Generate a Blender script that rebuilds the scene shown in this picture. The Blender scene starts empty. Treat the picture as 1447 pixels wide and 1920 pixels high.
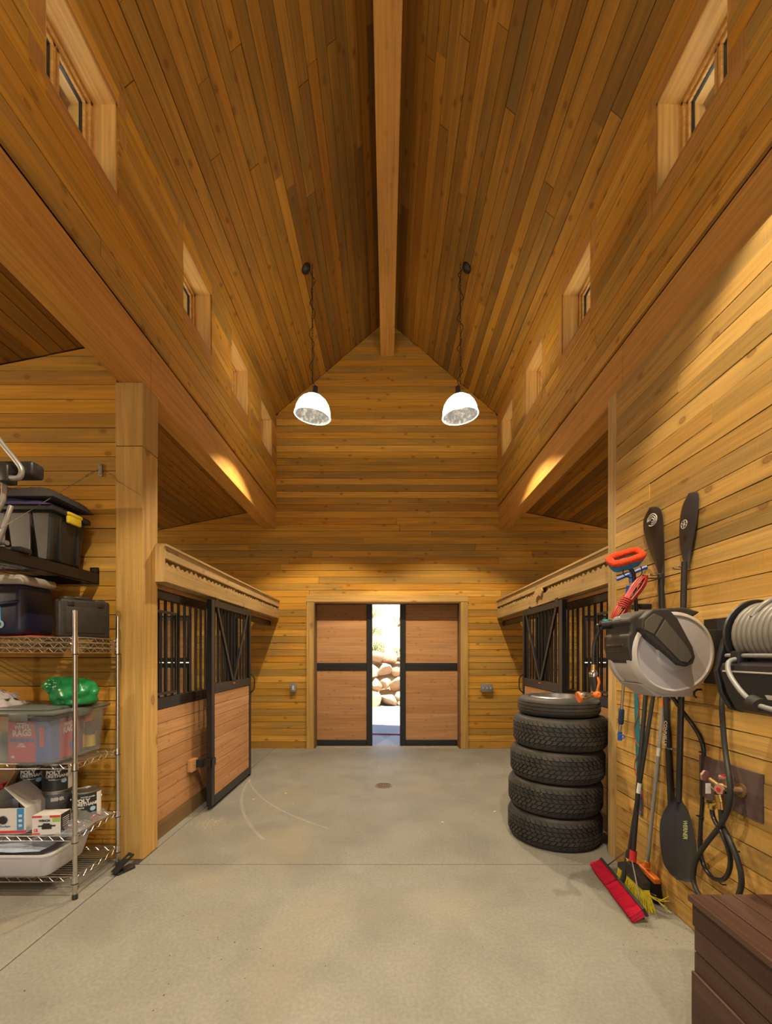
import bpy, bmesh, math, random
from mathutils import Vector, Matrix
from math import pi, sin, cos, radians

# ---------------------------------------------------------------- camera, sky, sun, lamps' exposure
scene = bpy.context.scene
COL = scene.collection
F, CX, CY, CAMZ = 790.0, 725.0, 1225.5, 1.5        # focal length and principal point on the 1447x1920 frame
cam_d = bpy.data.cameras.new('camera'); cam = bpy.data.objects.new('camera', cam_d); COL.objects.link(cam)
cam.location = (0, 0, CAMZ); cam.rotation_euler = (pi/2, 0, 0)
cam_d.sensor_fit = 'HORIZONTAL'; cam_d.sensor_width = 36.0; cam_d.lens = 36.0*F/1447.0
cam_d.shift_x = -(CX-723.5)/1447.0; cam_d.shift_y = (CY-960.0)/1447.0
cam_d.clip_start = 0.05; cam_d.clip_end = 300
scene.camera = cam

world = bpy.data.worlds.new('world'); scene.world = world; world.use_nodes = True
wn = world.node_tree.nodes; wl = world.node_tree.links
bg = wn['Background']; bg.inputs['Strength'].default_value = 0.65
sky = wn.new('ShaderNodeTexSky'); sky.sky_type = 'NISHITA'; sky.sun_disc = False
sky.sun_elevation = radians(62); sky.sun_rotation = radians(175); sky.dust_density = 1.5
wl.new(sky.outputs[0], bg.inputs[0])

sun_d = bpy.data.lights.new('sun', 'SUN'); sun_d.energy = 20.0; sun_d.angle = 0.01; sun_d.color = (1, .95, .86)
sun = bpy.data.objects.new('sun', sun_d); COL.objects.link(sun)
sun.rotation_euler = Vector((-.12, .30, -1.0)).to_track_quat('-Z', 'Y').to_euler()

PENDANT_W = 375.0; UPLIGHT_W = 26.0
LAMP_COL = (1.0, .83, .58)
vs = scene.view_settings
scene.display_settings.display_device = 'sRGB'
vs.view_transform = 'Standard'; vs.look = 'None'; vs.gamma = 1.0; vs.exposure = 0.0; vs.use_curve_mapping = False
R = random.Random(7)

# ---------------------------------------------------------------- helpers
def P(px, py, Y):
    """the point at depth Y seen at a pixel of the photograph"""
    return Vector(((px-CX)*Y/F, Y, CAMZ-(py-CY)*Y/F))
def PW(px, py, X=1.66):
    """the point on the plane x = X seen at a pixel"""
    return P(px, py, X*F/(px-CX))

class MB:
    def __init__(s): s.v = []; s.f = []; s.m = Matrix.Identity(4)
    def add(s, vs_, fs):
        o = len(s.v); s.v += [tuple(s.m @ Vector(p)) for p in vs_]; s.f += [tuple(i+o for i in f) for f in fs]; return s
    def box(s, a, b):
        x0, y0, z0 = a; x1, y1, z1 = b
        if x0 > x1: x0, x1 = x1, x0
        if y0 > y1: y0, y1 = y1, y0
        if z0 > z1: z0, z1 = z1, z0
        return s.add([(x0,y0,z0),(x1,y0,z0),(x1,y1,z0),(x0,y1,z0),(x0,y0,z1),(x1,y0,z1),(x1,y1,z1),(x0,y1,z1)],
              [(0,3,2,1),(4,5,6,7),(0,1,5,4),(1,2,6,5),(2,3,7,6),(3,0,4,7)])
    def rbox(s, a, b, r=.01, seg=2):
        bm = bmesh.new(); bmesh.ops.create_cube(bm, size=1)
        c = [(a[i]+b[i])/2 for i in range(3)]; d = [abs(a[i]-b[i]) for i in range(3)]
        for v in bm.verts: v.co = Vector([c[i]+v.co[i]*d[i] for i in range(3)])
        bmesh.ops.bevel(bm, geom=bm.edges[:], offset=min(r, min(d)*.45), segments=seg, affect='EDGES', profile=.5)
        bm.verts.ensure_lookup_table(); bm.verts.index_update()
        s.add([v.co[:] for v in bm.verts], [[v.index for v in f.verts] for f in bm.faces]); bm.free(); return s
    def prism(s, pts, axis, a, b):
        """2D outline extruded along an axis: 'x' (y,z), 'y' (x,z), 'z' (x,y)"""
        def m(p, t):
            return (t, p[0], p[1]) if axis == 'x' else (p[0], t, p[1]) if axis == 'y' else (p[0], p[1], t)
        n = len(pts)
        return s.add([m(p, a) for p in pts]+[m(p, b) for p in pts],
              [tuple(range(n))[::-1], tuple(range(n, 2*n))]+[(i, (i+1) % n, n+(i+1) % n, n+i) for i in range(n)])
    def tube(s, pts, r, seg=8, closed=False, cap=True):
        pts = [Vector(p) for p in pts]; n = len(pts); rs = r if isinstance(r, (list, tuple)) else [r]*n
        vs_, fs = [], []; up = None
        for i, p in enumerate(pts):
            if closed: t = pts[(i+1) % n]-pts[i-1]
            else: t = pts[min(i+1, n-1)]-pts[max(i-1, 0)]
            t = t.normalized() if t.length > 1e-9 else Vector((0, 0, 1))
            if up is None: up = Vector((0, 0, 1)) if abs(t.z) < .9 else Vector((1, 0, 0))
            a = t.cross(up)
            if a.length < 1e-6: a = t.cross(Vector((0, 1, 0)))
            a.normalize(); b = a.cross(t).normalized(); up = b
            for k in range(seg):
                q = 2*pi*k/seg; vs_.append(tuple(p+(a*cos(q)+b*sin(q))*rs[i]))
        for i in range(n if closed else n-1):
            j = (i+1) % n
            for k in range(seg):
                l = (k+1) % seg; fs.append((i*seg+k, i*seg+l, j*seg+l, j*seg+k))
        if cap and not closed: fs += [tuple(range(seg))[::-1], tuple(range((n-1)*seg, n*seg))]
        return s.add(vs_, fs)
    def lathe(s, prof, seg=32, c=(0,0,0), axis='z', close=True):
        """profile of (radius, height) turned about an axis through c"""
        vs_, fs = [], []; n = len(prof)
        for k in range(seg):
            q = 2*pi*k/seg
            for r_, h in prof:
                u, w = r_*cos(q), r_*sin(q)
                p = (u, w, h) if axis == 'z' else (u, h, w) if axis == 'y' else (h, u, w)
                vs_.append((c[0]+p[0], c[1]+p[1], c[2]+p[2]))
        for k in range(seg):
            l = (k+1) % seg
            for i in range(n-1): fs.append((k*n+i, l*n+i, l*n+i+1, k*n+i+1))
        if close:
            if prof[0][0] > 1e-6: fs.append(tuple(k*n for k in range(seg))[::-1])
            if prof[-1][0] > 1e-6: fs.append(tuple(k*n+n-1 for k in range(seg)))
        return s.add(vs_, fs)
    def grid(s, fn, nu, nv):
        vs_ = [fn(i/(nu-1), j/(nv-1)) for j in range(nv) for i in range(nu)]
        return s.add(vs_, [(j*nu+i, j*nu+i+1, (j+1)*nu+i+1, (j+1)*nu+i) for j in range(nv-1) for i in range(nu-1)])
    def mesh(s, name, smooth=None):
        me = bpy.data.meshes.new(name); me.from_pydata(s.v, [], s.f); me.update()
        bm = bmesh.new(); bm.from_mesh(me); bmesh.ops.remove_doubles(bm, verts=bm.verts, dist=1e-6)
        bmesh.ops.recalc_face_normals(bm, faces=bm.faces); bm.to_mesh(me); bm.free()
        if smooth:
            me.shade_smooth(); me.set_sharp_from_angle(angle=radians(smooth))
        return me
    def build(s, name, mat, parent=None, smooth=None, loc=None, bevel=0):
        me = s.mesh(name, smooth)
        return link(name, me, mat, parent, loc, bevel)

def link(name, me, mat, parent=None, loc=None, bevel=0):
    if mat is not None and not me.materials: me.materials.append(mat)
    o = bpy.data.objects.new(name, me); COL.objects.link(o)
    if parent is not None: o.parent = parent
    if loc is not None: o.location = loc
    if bevel:
        m = o.modifiers.new('edge', 'BEVEL'); m.width = bevel; m.segments = 2; m.limit_method = 'ANGLE'; m.angle_limit = radians(40)
    return o
def lbox(name, mat, parent, a, b, long=None, bevel=.003, jit=0):
    """a board or timber: the object's x axis follows its long side so that the grain runs with it"""
    lo = Vector([min(a[i], b[i]) for i in range(3)]); hi = Vector([max(a[i], b[i]) for i in range(3)]); d = hi-lo
    if long is None: long = 'xyz'[max(range(3), key=lambda i: d[i])]
    U = {'x': ((1,0,0), (0,1,0), (0,0,1)), 'y': ((0,1,0), (0,0,1), (1,0,0)), 'z': ((0,0,1), (1,0,0), (0,1,0))}[long]
    u, v, n = [Vector(t) for t in U]; L_, V_, N_ = d.dot(u), d.dot(v), d.dot(n)
    o = MB().box((0, 0, 0), (L_, V_, N_)).build(name, M[mat] if isinstance(mat, str) else mat, parent, bevel=bevel)
    o.matrix_basis = Matrix(((u.x, v.x, n.x, lo.x), (u.y, v.y, n.y, lo.y), (u.z, v.z, n.z, lo.z), (0, 0, 0, 1)))
    return o
def empty(name, loc=(0, 0, 0), rz=0):
    o = bpy.data.objects.new(name, None); COL.objects.link(o); o.location = loc; o.rotation_euler = (0, 0, rz); o.empty_display_size = .1
    return o
def tag(o, label=None, cat=None, group=None, kind=None):
    if label: o['label'] = label
    if cat: o['category'] = cat
    if group: o['group'] = group
    if kind: o['kind'] = kind
    return o
def copy_tree(o, parent=None):
    c = o.copy(); COL.objects.link(c); c.parent = parent
    for ch in list(o.children): copy_tree(ch, c)
    return c
def rel(o):
    """keep children built at world coordinates in place under an empty that is not at the origin"""
    off = -o.location
    for ch in o.children: ch.location = ch.location+off
    return o
def smoothpts(pts, n=6):
    pts = [Vector(p) for p in pts]; out = []
    for i in range(len(pts)-1):
        p0 = pts[max(i-1, 0)]; p1 = pts[i]; p2 = pts[i+1]; p3 = pts[min(i+2, len(pts)-1)]
        for k in range(n):
            t = k/n
            out.append(.5*((2*p1)+(-p0+p2)*t+(2*p0-5*p1+4*p2-p3)*t*t+(-p0+3*p1-3*p2+p3)*t**3))
    out.append(pts[-1]); return out
def lettering(txt, size, mat, origin, u, v, parent, name='lettering', align='CENTER', bold=.0, depth=.0006, sx=1.0):
    """flat raised print: reads along u, upright along v"""
    c = bpy.data.curves.new('t', 'FONT'); c.body = txt; c.size = size; c.align_x = align; c.align_y = 'CENTER'; c.extrude = depth; c.offset = bold
    c.resolution_u = 2
    t = bpy.data.objects.new('t', c); COL.objects.link(t)
    dg = bpy.context.evaluated_depsgraph_get()
    me = bpy.data.meshes.new_from_object(t.evaluated_get(dg)); bpy.data.objects.remove(t); bpy.data.curves.remove(c)
    u = Vector(u).normalized(); v = Vector(v).normalized(); n = u.cross(v)
    M = Matrix(((u.x*sx, v.x, n.x, origin[0]), (u.y*sx, v.y, n.y, origin[1]), (u.z*sx, v.z, n.z, origin[2]), (0, 0, 0, 1)))
    me.transform(M); me.materials.clear()
    return link(name, me, mat, parent)

# ---------------------------------------------------------------- materials
def newmat(name):
    m = bpy.data.materials.new(name); m.use_nodes = True
    return m, m.node_tree.nodes, m.node_tree.links, m.node_tree.nodes['Principled BSDF']
def plain(name, col, rough=.5, metal=0, var=.08, scale=30, bump=0.0, spec=.5, coat=0, tr=0, alpha=1, sheen=0):
    m, N, L, b = newmat(name)
    tc = N.new('ShaderNodeTexCoord'); nz = N.new('ShaderNodeTexNoise'); nz.inputs['Scale'].default_value = scale; nz.inputs['Detail'].default_value = 4
    L.new(tc.outputs['Object'], nz.inputs['Vector'])
    mx = N.new('ShaderNodeMix'); mx.data_type = 'RGBA'; mx.inputs[6].default_value = (*[max(0, c*(1-var)) for c in col], 1); mx.inputs[7].default_value = (*[min(1, c*(1+var)) for c in col], 1)
    L.new(nz.outputs['Fac'], mx.inputs[0]); L.new(mx.outputs[2], b.inputs['Base Color'])
    b.inputs['Roughness'].default_value = rough; b.inputs['Metallic'].default_value = metal; b.inputs['Specular IOR Level'].default_value = spec
    if coat: b.inputs['Coat Weight'].default_value = coat
    if tr: b.inputs['Transmission Weight'].default_value = tr
    if alpha < 1: b.inputs['Alpha'].default_value = alpha
    if bump:
        bp = N.new('ShaderNodeBump'); bp.inputs['Strength'].default_value = bump; bp.inputs['Distance'].default_value = .004
        L.new(nz.outputs['Fac'], bp.inputs['Height']); L.new(bp.outputs[0], b.inputs['Normal'])
    return m
def math_(N, L, op, a, b=None, c=None):
    n = N.new('ShaderNodeMath'); n.operation = op
    for i, x in enumerate((a, b, c)):
        if x is None: continue
        if isinstance(x, (int, float)): n.inputs[i].default_value = x
        else: L.new(x, n.inputs[i])
    return n.outputs[0]
def ramp(N, L, fac, stops, interp='LINEAR'):
    r = N.new('ShaderNodeValToRGB'); r.color_ramp.interpolation = interp; e = r.color_ramp.elements
    while len(e) < len(stops): e.new(.5)
    for i, (p, c) in enumerate(stops):
        e[i].position = p; e[i].color = (*c, 1) if len(c) == 3 else c
    L.new(fac, r.inputs[0]); return r.outputs[0]
def mixc(N, L, fac, a, b, mode='MIX'):
    n = N.new('ShaderNodeMix'); n.data_type = 'RGBA'; n.blend_type = mode
    for i, x in ((0, fac), (6, a), (7, b)):
        if isinstance(x, (int, float)): n.inputs[i].default_value = x
        elif isinstance(x, tuple): n.inputs[i].default_value = (*x, 1)
        else: L.new(x, n.inputs[i])
    return n.outputs[2]
def wood(name, tones, grey=(.21, .150, .050), greyamt=.6, knot=.8, rough=.75, bump=.35, grain=.26, knotscale=3.7):
    """board wood: object x runs along the grain; tone, stain and knots differ from board to board"""
    m, N, L, b = newmat(name)
    tc = N.new('ShaderNodeTexCoord'); oi = N.new('ShaderNodeObjectInfo')
    off = math_(N, L, 'MULTIPLY', oi.outputs['Random'], 97.0)
    vadd = N.new('ShaderNodeVectorMath'); vadd.operation = 'ADD'; L.new(tc.outputs['Object'], vadd.inputs[0])
    cmb = N.new('ShaderNodeCombineXYZ'); L.new(off, cmb.inputs[0]); L.new(off, cmb.inputs[2]); L.new(off, cmb.inputs[1]); L.new(cmb.outputs[0], vadd.inputs[1])
    def noise(scale, sc, det=3, dist=0):
        mp = N.new('ShaderNodeMapping'); mp.inputs['Scale'].default_value = sc; L.new(vadd.outputs[0], mp.inputs[0])
        nz = N.new('ShaderNodeTexNoise'); nz.inputs['Scale'].default_value = scale; nz.inputs['Detail'].default_value = det; nz.inputs['Distortion'].default_value = dist
        L.new(mp.outputs[0], nz.inputs['Vector']); return nz.outputs['Fac']
    tone = ramp(N, L, oi.outputs['Random'], [(i/(len(tones)-1), t) for i, t in enumerate(tones)])
    g = noise(1, (1.6, 46, 46), 4, .4)
    g2 = ramp(N, L, g, [(.3, (1-grain,)*3), (.7, (1+grain*.4,)*3)])
    c1 = mixc(N, L, 1.0, tone, g2, 'MULTIPLY')
    big = noise(1, (.8, 9, 9), 4, .6)
    r2 = math_(N, L, 'FRACT', math_(N, L, 'MULTIPLY', oi.outputs['Random'], 37.17))
    sh = math_(N, L, 'MULTIPLY', math_(N, L, 'SUBTRACT', r2, .5), .34)
    bf = ramp(N, L, math_(N, L, 'ADD', big, sh), [(.45, (0, 0, 0)), (.70, (greyamt,)*3)])
    c2 = mixc(N, L, bf, c1, grey)
    mp = N.new('ShaderNodeMapping'); mp.inputs['Scale'].default_value = (.62*knotscale, knotscale, 0); sp = N.new('ShaderNodeSeparateXYZ'); L.new(vadd.outputs[0], sp.inputs[0]); cb = N.new('ShaderNodeCombineXYZ'); L.new(sp.outputs[0], cb.inputs[0]); L.new(math_(N, L, 'ADD', sp.outputs[1], sp.outputs[2]), cb.inputs[1]); L.new(cb.outputs[0], mp.inputs[0])
    vo = N.new('ShaderNodeTexVoronoi'); vo.voronoi_dimensions = '2D'; vo.inputs['Scale'].default_value = 1; L.new(mp.outputs[0], vo.inputs['Vector'])
    kf = ramp(N, L, vo.outputs['Distance'], [(0, (knot*.75,)*3), (.030, (knot*.7,)*3), (.042, (knot,)*3), (.060, (knot*.3,)*3), (.11, (0, 0, 0))])
    c3 = mixc(N, L, kf, c2, (tones[0][0]*.34, tones[0][1]*.26, tones[0][2]*.25))
    L.new(c3, b.inputs['Base Color']); b.inputs['Roughness'].default_value = rough; b.inputs['Specular IOR Level'].default_value = .25
    saw = noise(1, (70, 6, 6), 2)
    hs = math_(N, L, 'ADD', g, math_(N, L, 'MULTIPLY', saw, .8))
    bp = N.new('ShaderNodeBump'); bp.inputs['Strength'].default_value = bump; bp.inputs['Distance'].default_value = .003
    L.new(hs, bp.inputs['Height']); L.new(bp.outputs[0], b.inputs['Normal'])
    return m

M = {}
PINE = [(0.581, 0.285, 0.032), (0.459, 0.227, 0.027), (0.643, 0.342, 0.054), (0.520, 0.232, 0.022), (0.418, 0.222, 0.033), (0.592, 0.295, 0.030), (0.530, 0.268, 0.037)]
M['pine'] = wood('pine_boards', PINE, greyamt=.56)
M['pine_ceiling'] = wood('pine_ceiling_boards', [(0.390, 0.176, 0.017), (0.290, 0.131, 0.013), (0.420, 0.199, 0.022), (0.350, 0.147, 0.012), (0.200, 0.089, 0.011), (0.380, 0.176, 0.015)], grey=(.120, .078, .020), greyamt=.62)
M['pine_rough'] = wood('rough_sawn_pine_boards', [(.57, .335, .085), (.48, .285, .075), (.62, .385, .115), (.52, .29, .065), (.42, .26, .08)], greyamt=.6, bump=.8, knotscale=3.2)
M['pine_fresh'] = wood('rough_pine_lumber', [(.56, .375, .155), (.51, .335, .13), (.59, .405, .18)], greyamt=.25, knot=.5, bump=.6)
M['timber'] = wood('sawn_timber', [(.54, .325, .095), (.51, .30, .085)], greyamt=.35, knotscale=2.2, bump=.5)
M['fir'] = wood('fir_beam', [(.56, .275, .055), (.52, .25, .048)], grey=(.38, .22, .07), greyamt=.3, knot=.25, grain=.28, bump=.2)
M['trim'] = wood('fir_trim', [(.50, .24, .055), (.47, .225, .05)], greyamt=.15, knot=.3, bump=.2)
M['sash'] = wood('window_pine', [(.68, .38, .105), (.66, .365, .10)], greyamt=.05, knot=.05, bump=.08, rough=.45)
M['cedar'] = wood('cedar_boards', [(.47, .245, .105), (.41, .205, .082), (.51, .275, .125), (.45, .22, .09)], grey=(.40, .20, .075), greyamt=.4, knot=.55, bump=.12, knotscale=6)
M['treated'] = wood('treated_board', [(.20, .11, .05), (.17, .09, .04)], greyamt=.5)
M['brownpaint'] = wood('brown_painted_boards', [(.060, .028, .019), (.052, .024, .016)], grey=(.16, .10, .07), greyamt=.28, knot=.05, rough=.5, bump=.4)
M['platepaint'] = wood('brown_stained_panel', [(.085, .05, .045), (.08, .047, .04)], grey=(.14, .10, .09), greyamt=.5, knot=.0, bump=.4)
M['sheath'] = plain('dark_sheathing', (.014, .008, .004), .95)
M['sheathwood'] = wood('stall_lining', [(.30, .16, .06), (.28, .15, .055)], greyamt=.5)
M['blacksteel'] = plain('black_powder_coat', (.020, .017, .015), .42, .2, bump=.05, scale=120)
M['blackplastic'] = plain('black_plastic', (.018, .017, .017), .42, scale=90, bump=.04)
M['dustyplastic'] = plain('dusty_black_plastic', (.030, .026, .022), .55, var=.45, scale=18)
M['rubber'] = plain('black_rubber', (.022, .021, .020), .55)
M['hoseblack'] = plain('black_hose', (.012, .012, .013), .28)
M['chrome'] = plain('chrome', (.62, .60, .57), .22, 1, var=.03)
M['steel'] = plain('galvanised_steel', (.45, .44, .42), .38, 1, var=.15)
M['brass'] = plain('brass', (.70, .45, .13), .3, 1)
M['bronze'] = plain('aged_brass', (.34, .22, .11), .5, .8, var=.3)
M['glass'], N_, L_, b_ = newmat('window_glass')
b_.inputs['Base Color'].default_value = (.9, .95, .95, 1); b_.inputs['Roughness'].default_value = .02; b_.inputs['Transmission Weight'].default_value = .0
tr_ = N_.new('ShaderNodeBsdfTransparent'); mx_ = N_.new('ShaderNodeMixShader'); fr_ = N_.new('ShaderNodeMath'); fr_.operation = 'MULTIPLY_ADD'; lw_ = N_.new('ShaderNodeLayerWeight'); lw_.inputs[0].default_value = .5; pw_ = N_.new('ShaderNodeMath'); pw_.operation = 'POWER'; pw_.inputs[1].default_value = 4; L_.new(lw_.outputs['Facing'], pw_.inputs[0]); L_.new(pw_.outputs[0], fr_.inputs[0]); fr_.inputs[1].default_value = .55; fr_.inputs[2].default_value = .04
gl_ = N_.new('ShaderNodeBsdfGlossy'); gl_.inputs['Roughness'].default_value = .02; tr_.inputs[0].default_value = (.86, .9, .9, 1)
L_.new(fr_.outputs[0], mx_.inputs[0]); L_.new(tr_.outputs[0], mx_.inputs[1]); L_.new(gl_.outputs[0], mx_.inputs[2]); L_.new(mx_.outputs[0], N_['Material Output'].inputs[0])
def clearplastic(name, col, f, rough=.25):
    m, N, L, b = newmat(name)
    b.inputs['Base Color'].default_value = (*col, 1); b.inputs['Roughness'].default_value = rough
    t = N.new('ShaderNodeBsdfTransparent'); x = N.new('ShaderNodeMixShader'); x.inputs[0].default_value = f; t.inputs[0].default_value = (.92, .93, .93, 1)
    L.new(t.outputs[0], x.inputs[1]); L.new(b.outputs[0], x.inputs[2]); L.new(x.outputs[0], N['Material Output'].inputs[0]); return m
M['clearbin'] = clearplastic('clear_bin_plastic', (.50, .50, .51), .17)
M['clearfilm'] = clearplastic('clear_film', (.55, .55, .56), .22, .12)
M['whitebin'] = clearplastic('milky_plastic', (.72, .70, .70), .8, .35)

# concrete with faint wheel scuffs and stains
def concrete():
    m, N, L, b = newmat('concrete')
    tc = N.new('ShaderNodeTexCoord')
    def nz(s, d=6, dist=0):
        n = N.new('ShaderNodeTexNoise'); n.inputs['Scale'].default_value = s; n.inputs['Detail'].default_value = d; n.inputs['Distortion'].default_value = dist; L.new(tc.outputs['Object'], n.inputs['Vector']); return n.outputs['Fac']
    a = ramp(N, L, nz(2.3, 9, .5), [(.30, (.178, .172, .145)), (.5, (.205, .198, .168)), (.70, (.232, .225, .193))])
    fine = ramp(N, L, nz(60, 4), [(.3, (.86,)*3), (.7, (1.1,)*3)])
    c = mixc(N, L, 1.0, a, fine, 'MULTIPLY')
    warm = ramp(N, L, nz(.9, 5, 1.2), [(.5, (0, 0, 0)), (.72, (.5,)*3)])
    c = mixc(N, L, warm, c, (.26, .225, .15))
    spk = N.new('ShaderNodeTexVoronoi'); spk.inputs['Scale'].default_value = 26; L.new(tc.outputs['Object'], spk.inputs['Vector'])
    sf = ramp(N, L, spk.outputs['Distance'], [(.0, (.5,)*3), (.035, (.35,)*3), (.06, (0, 0, 0))])
    c = mixc(N, L, sf, c, (.09, .07, .05))
    sep = N.new('ShaderNodeSeparateXYZ'); L.new(tc.outputs['Object'], sep.inputs[0])
    def arc(cx_, cy_, r, w, y0, y1, x0, x1):
        dx = math_(N, L, 'SUBTRACT', sep.outputs[0], cx_); dy = math_(N, L, 'SUBTRACT', sep.outputs[1], cy_)
        d = math_(N, L, 'SQRT', math_(N, L, 'ADD', math_(N, L, 'MULTIPLY', dx, dx), math_(N, L, 'MULTIPLY', dy, dy)))
        e = math_(N, L, 'ABSOLUTE', math_(N, L, 'SUBTRACT', d, r))
        k = math_(N, L, 'SUBTRACT', 1, math_(N, L, 'DIVIDE', e, w)); k = math_(N, L, 'MAXIMUM', k, 0)
        g = math_(N, L, 'MULTIPLY', math_(N, L, 'GREATER_THAN', sep.outputs[1], y0), math_(N, L, 'LESS_THAN', sep.outputs[1], y1))
        g = math_(N, L, 'MULTIPLY', g, math_(N, L, 'MULTIPLY', math_(N, L, 'GREATER_THAN', sep.outputs[0], x0), math_(N, L, 'LESS_THAN', sep.outputs[0], x1)))
        return math_(N, L, 'MULTIPLY', math_(N, L, 'MULTIPLY', k, g), math_(N, L, 'MULTIPLY', nz(5, 3), .75))
    s = math_(N, L, 'ADD', arc(1.36, 5.26, 3.0, .020, 3.4, 5.05, -1.8, -.9), arc(1.15, 6.12, 3.0, .016, 3.62, 5.0, -1.75, -.5))
    c = mixc(N, L, s, c, (.40, .385, .34))
    L.new(c, b.inputs['Base Color'])
    b.inputs['Roughness'].default_value = .62; b.inputs['Specular IOR Level'].default_value = .35
    bp = N.new('ShaderNodeBump'); bp.inputs['Strength'].default_value = .25; bp.inputs['Distance'].default_value = .003
    L.new(nz(45, 6), bp.inputs['Height']); L.new(bp.outputs[0], b.inputs['Normal'])
    return m
M['concrete'] = concrete()

# ---------------------------------------------------------------- board cladding
_pm = {}
def plank_mesh(Lb, Lt, off, W_, T, mat, var):
    """one board: bottom edge from 0 to Lb, top edge from off to off+Lt, width W_, slightly uneven long edges"""
    key = (round(Lb, 2), round(Lt, 2), round(off, 2), round(W_, 3), round(T, 3), mat.name, var)
    if key in _pm: return _pm[key]
    r = random.Random(str(key)); rough = 'rough' in mat.name; n = 9 if rough else 4; k_ = 1.7 if rough else 1.0; m = MB(); vs_ = []
    for i in range(n+1):
        t = i/n; e0 = k_*r.uniform(-.0018, .0012); e1 = k_*r.uniform(-.0012, .0018)
        xb = Lb*t; xt = off+Lt*t
        vs_ += [(xb, e0, 0), (xt, W_+e1, 0), (xt, W_+e1, T), (xb, e0, T)]
    fs = []
    for i in range(n):
        a = i*4; c = a+4
        fs += [(a, a+1, c+1, c), (a+1, a+2, c+2, c+1), (a+2, a+3, c+3, c+2), (a+3, a, c, c+3)]
    fs += [(0, 3, 2, 1), (n*4, n*4+1, n*4+2, n*4+3)]
    m.add(vs_, fs); me = m.mesh('plank'); me.materials.append(mat); _pm[key] = me; return me
def cladding(parent, O, u, v, v0, v1, outer, holes=(), mat='pine', pitch=.104, T=.02, gap=.0052, lens=(2.2, 4.6), seed=1, name='plank', proud=.004, cap=300):
    """boards on a plane through O: u along the boards, v across them; the normal u x v faces the room"""
    u = Vector(u); v = Vector(v); n = u.cross(v); O = Vector(O); r = random.Random(seed); cnt = 0
    nr = max(1, round((v1-v0)/pitch)); pitch = (v1-v0)/nr
    def put(a, b, la, lb, y0, y1):
        # la / lb: shift of the left / right end at the top edge
        nonlocal cnt
        if b-a < .02 or y1-y0 < .012: return
        cuts = [a]
        while b-cuts[-1] > lens[1]: cuts.append(cuts[-1]+r.uniform(*lens))
        if b-cuts[-1] < .3 and len(cuts) > 1: cuts.pop()
        cuts.append(b)
        for i in range(len(cuts)-1):
            p, q = cuts[i], cuts[i+1]; A = la if i == 0 else 0; B = lb if i == len(cuts)-2 else 0
            Lb = round(q-p-.002, 2); Lt = round(q+B-p-A-.002, 2)
            me = plank_mesh(Lb, Lt, A, y1-y0-gap, T, M[mat], r.randint(0, 3))
            o = link(name, me, None, parent)
            c = O+u*(p+.001)+v*(y0+gap/2)+n*(-T+r.uniform(-proud, 0))
            o.matrix_world = Matrix(((u.x, v.x, n.x, c.x), (u.y, v.y, n.y, c.y), (u.z, v.z, n.z, c.z), (0, 0, 0, 1)))
            cnt += 1
    for k in range(nr):
        y0 = v0+k*pitch; y1 = y0+pitch
        a0, b0 = outer(y0+.001); a1, b1 = outer(y1-.001)
        if b0-a0 < .03 and b1-a1 < .03: continue
        segs = [(a0, b0, a1-a0, b1-b0, y0, y1)]
        for (h0, h1, w0, w1) in holes:
            if w1 <= y0+.001 or w0 >= y1-.001: continue
            ns = []
            for (a, b, la, lb, p, q) in segs:
                if h1 <= a or h0 >= b: ns.append((a, b, la, lb, p, q)); continue
                if h0 > a: ns.append((a, h0, la, 0, p, q))
                if h1 < b: ns.append((h1, b, 0, lb, p, q))
                m0, m1 = max(a, h0), min(b, h1)
                if w0 > p+.012: ns.append((m0, m1, 0, 0, p, w0))
                if w1 < q-.012: ns.append((m0, m1, 0, 0, w1, q))
            segs = ns
        for s_ in segs: put(*s_)
    return cnt

# ---------------------------------------------------------------- room shell
YB = 6.676; W = 1.77; ZE = 5.27; ZR = 6.785; SL = (ZR-ZE)/W
Y0 = -3.2; XO = 5.2; BT = 3.473; BTOP = 3.83; RW = 1.685; RWT = 3.40
floor = MB().box((-XO-.2, Y0-.2, -.25), (XO+.2, YB+.21, -.03)).build('floor', M['sheath']); tag(floor, kind='structure')
for (x0, x1, y0, y1) in ((-1.826, RW+.2, Y0, 2.997), (-1.77, 1.83, 3.003, YB+.2), (-XO, -1.834, Y0, 3.06), (-XO, -1.776, 3.066, YB+.2), (1.836, XO, 3.003, YB+.2)):
    MB().box((x0, y0, -.05), (x1, y1, 0)).build('slab', M['concrete'], floor, bevel=.003)

# back wall with the barn doorway and a dutch doorway behind each stall
wb = MB()
DX0, DX1, DZ = -1.153, 1.166, 2.315
DU = (3.12, 4.25, 2.1)
def wbox(m, x0, x1, z0, z1): m.box((x0, YB+.022, z0), (x1, YB+.16, z1))
wbox(wb, DX0, DX1, DZ, 3.7); wbox(wb, -DU[0], DX0, 0, 3.7); wbox(wb, DX1, DU[0], 0, 3.7)
for s in (-1, 1):
    a, b = sorted((s*DU[0], s*DU[1])); wbox(wb, a, b, DU[2], 3.7)
    a, b = sorted((s*DU[1], s*(XO+.2))); wbox(wb, a, b, 0, 3.7)
wb.prism([(-XO-.2, 3.7), (XO+.2, 3.7), (XO+.2, 3.75), (2.2, 3.9), (2.2, 4.95), (0, ZR+.12), (-2.2, 4.95), (-2.2, 3.9), (-XO-.2, 3.75)], 'y', YB+.022, YB+.16)
wall_back = tag(wb.build('wall_back', M['sheath']), kind='structure')
def outer_back(z):
    if z < 3.13: return (-XO, XO)
    if z < 3.78: x = 1.97+(3.78-z)/.2; return (-min(x, XO), min(x, XO))
    if z < ZE: return (-W, W)
    x = max(0, (ZR-z)/SL); return (-x, x)
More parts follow.
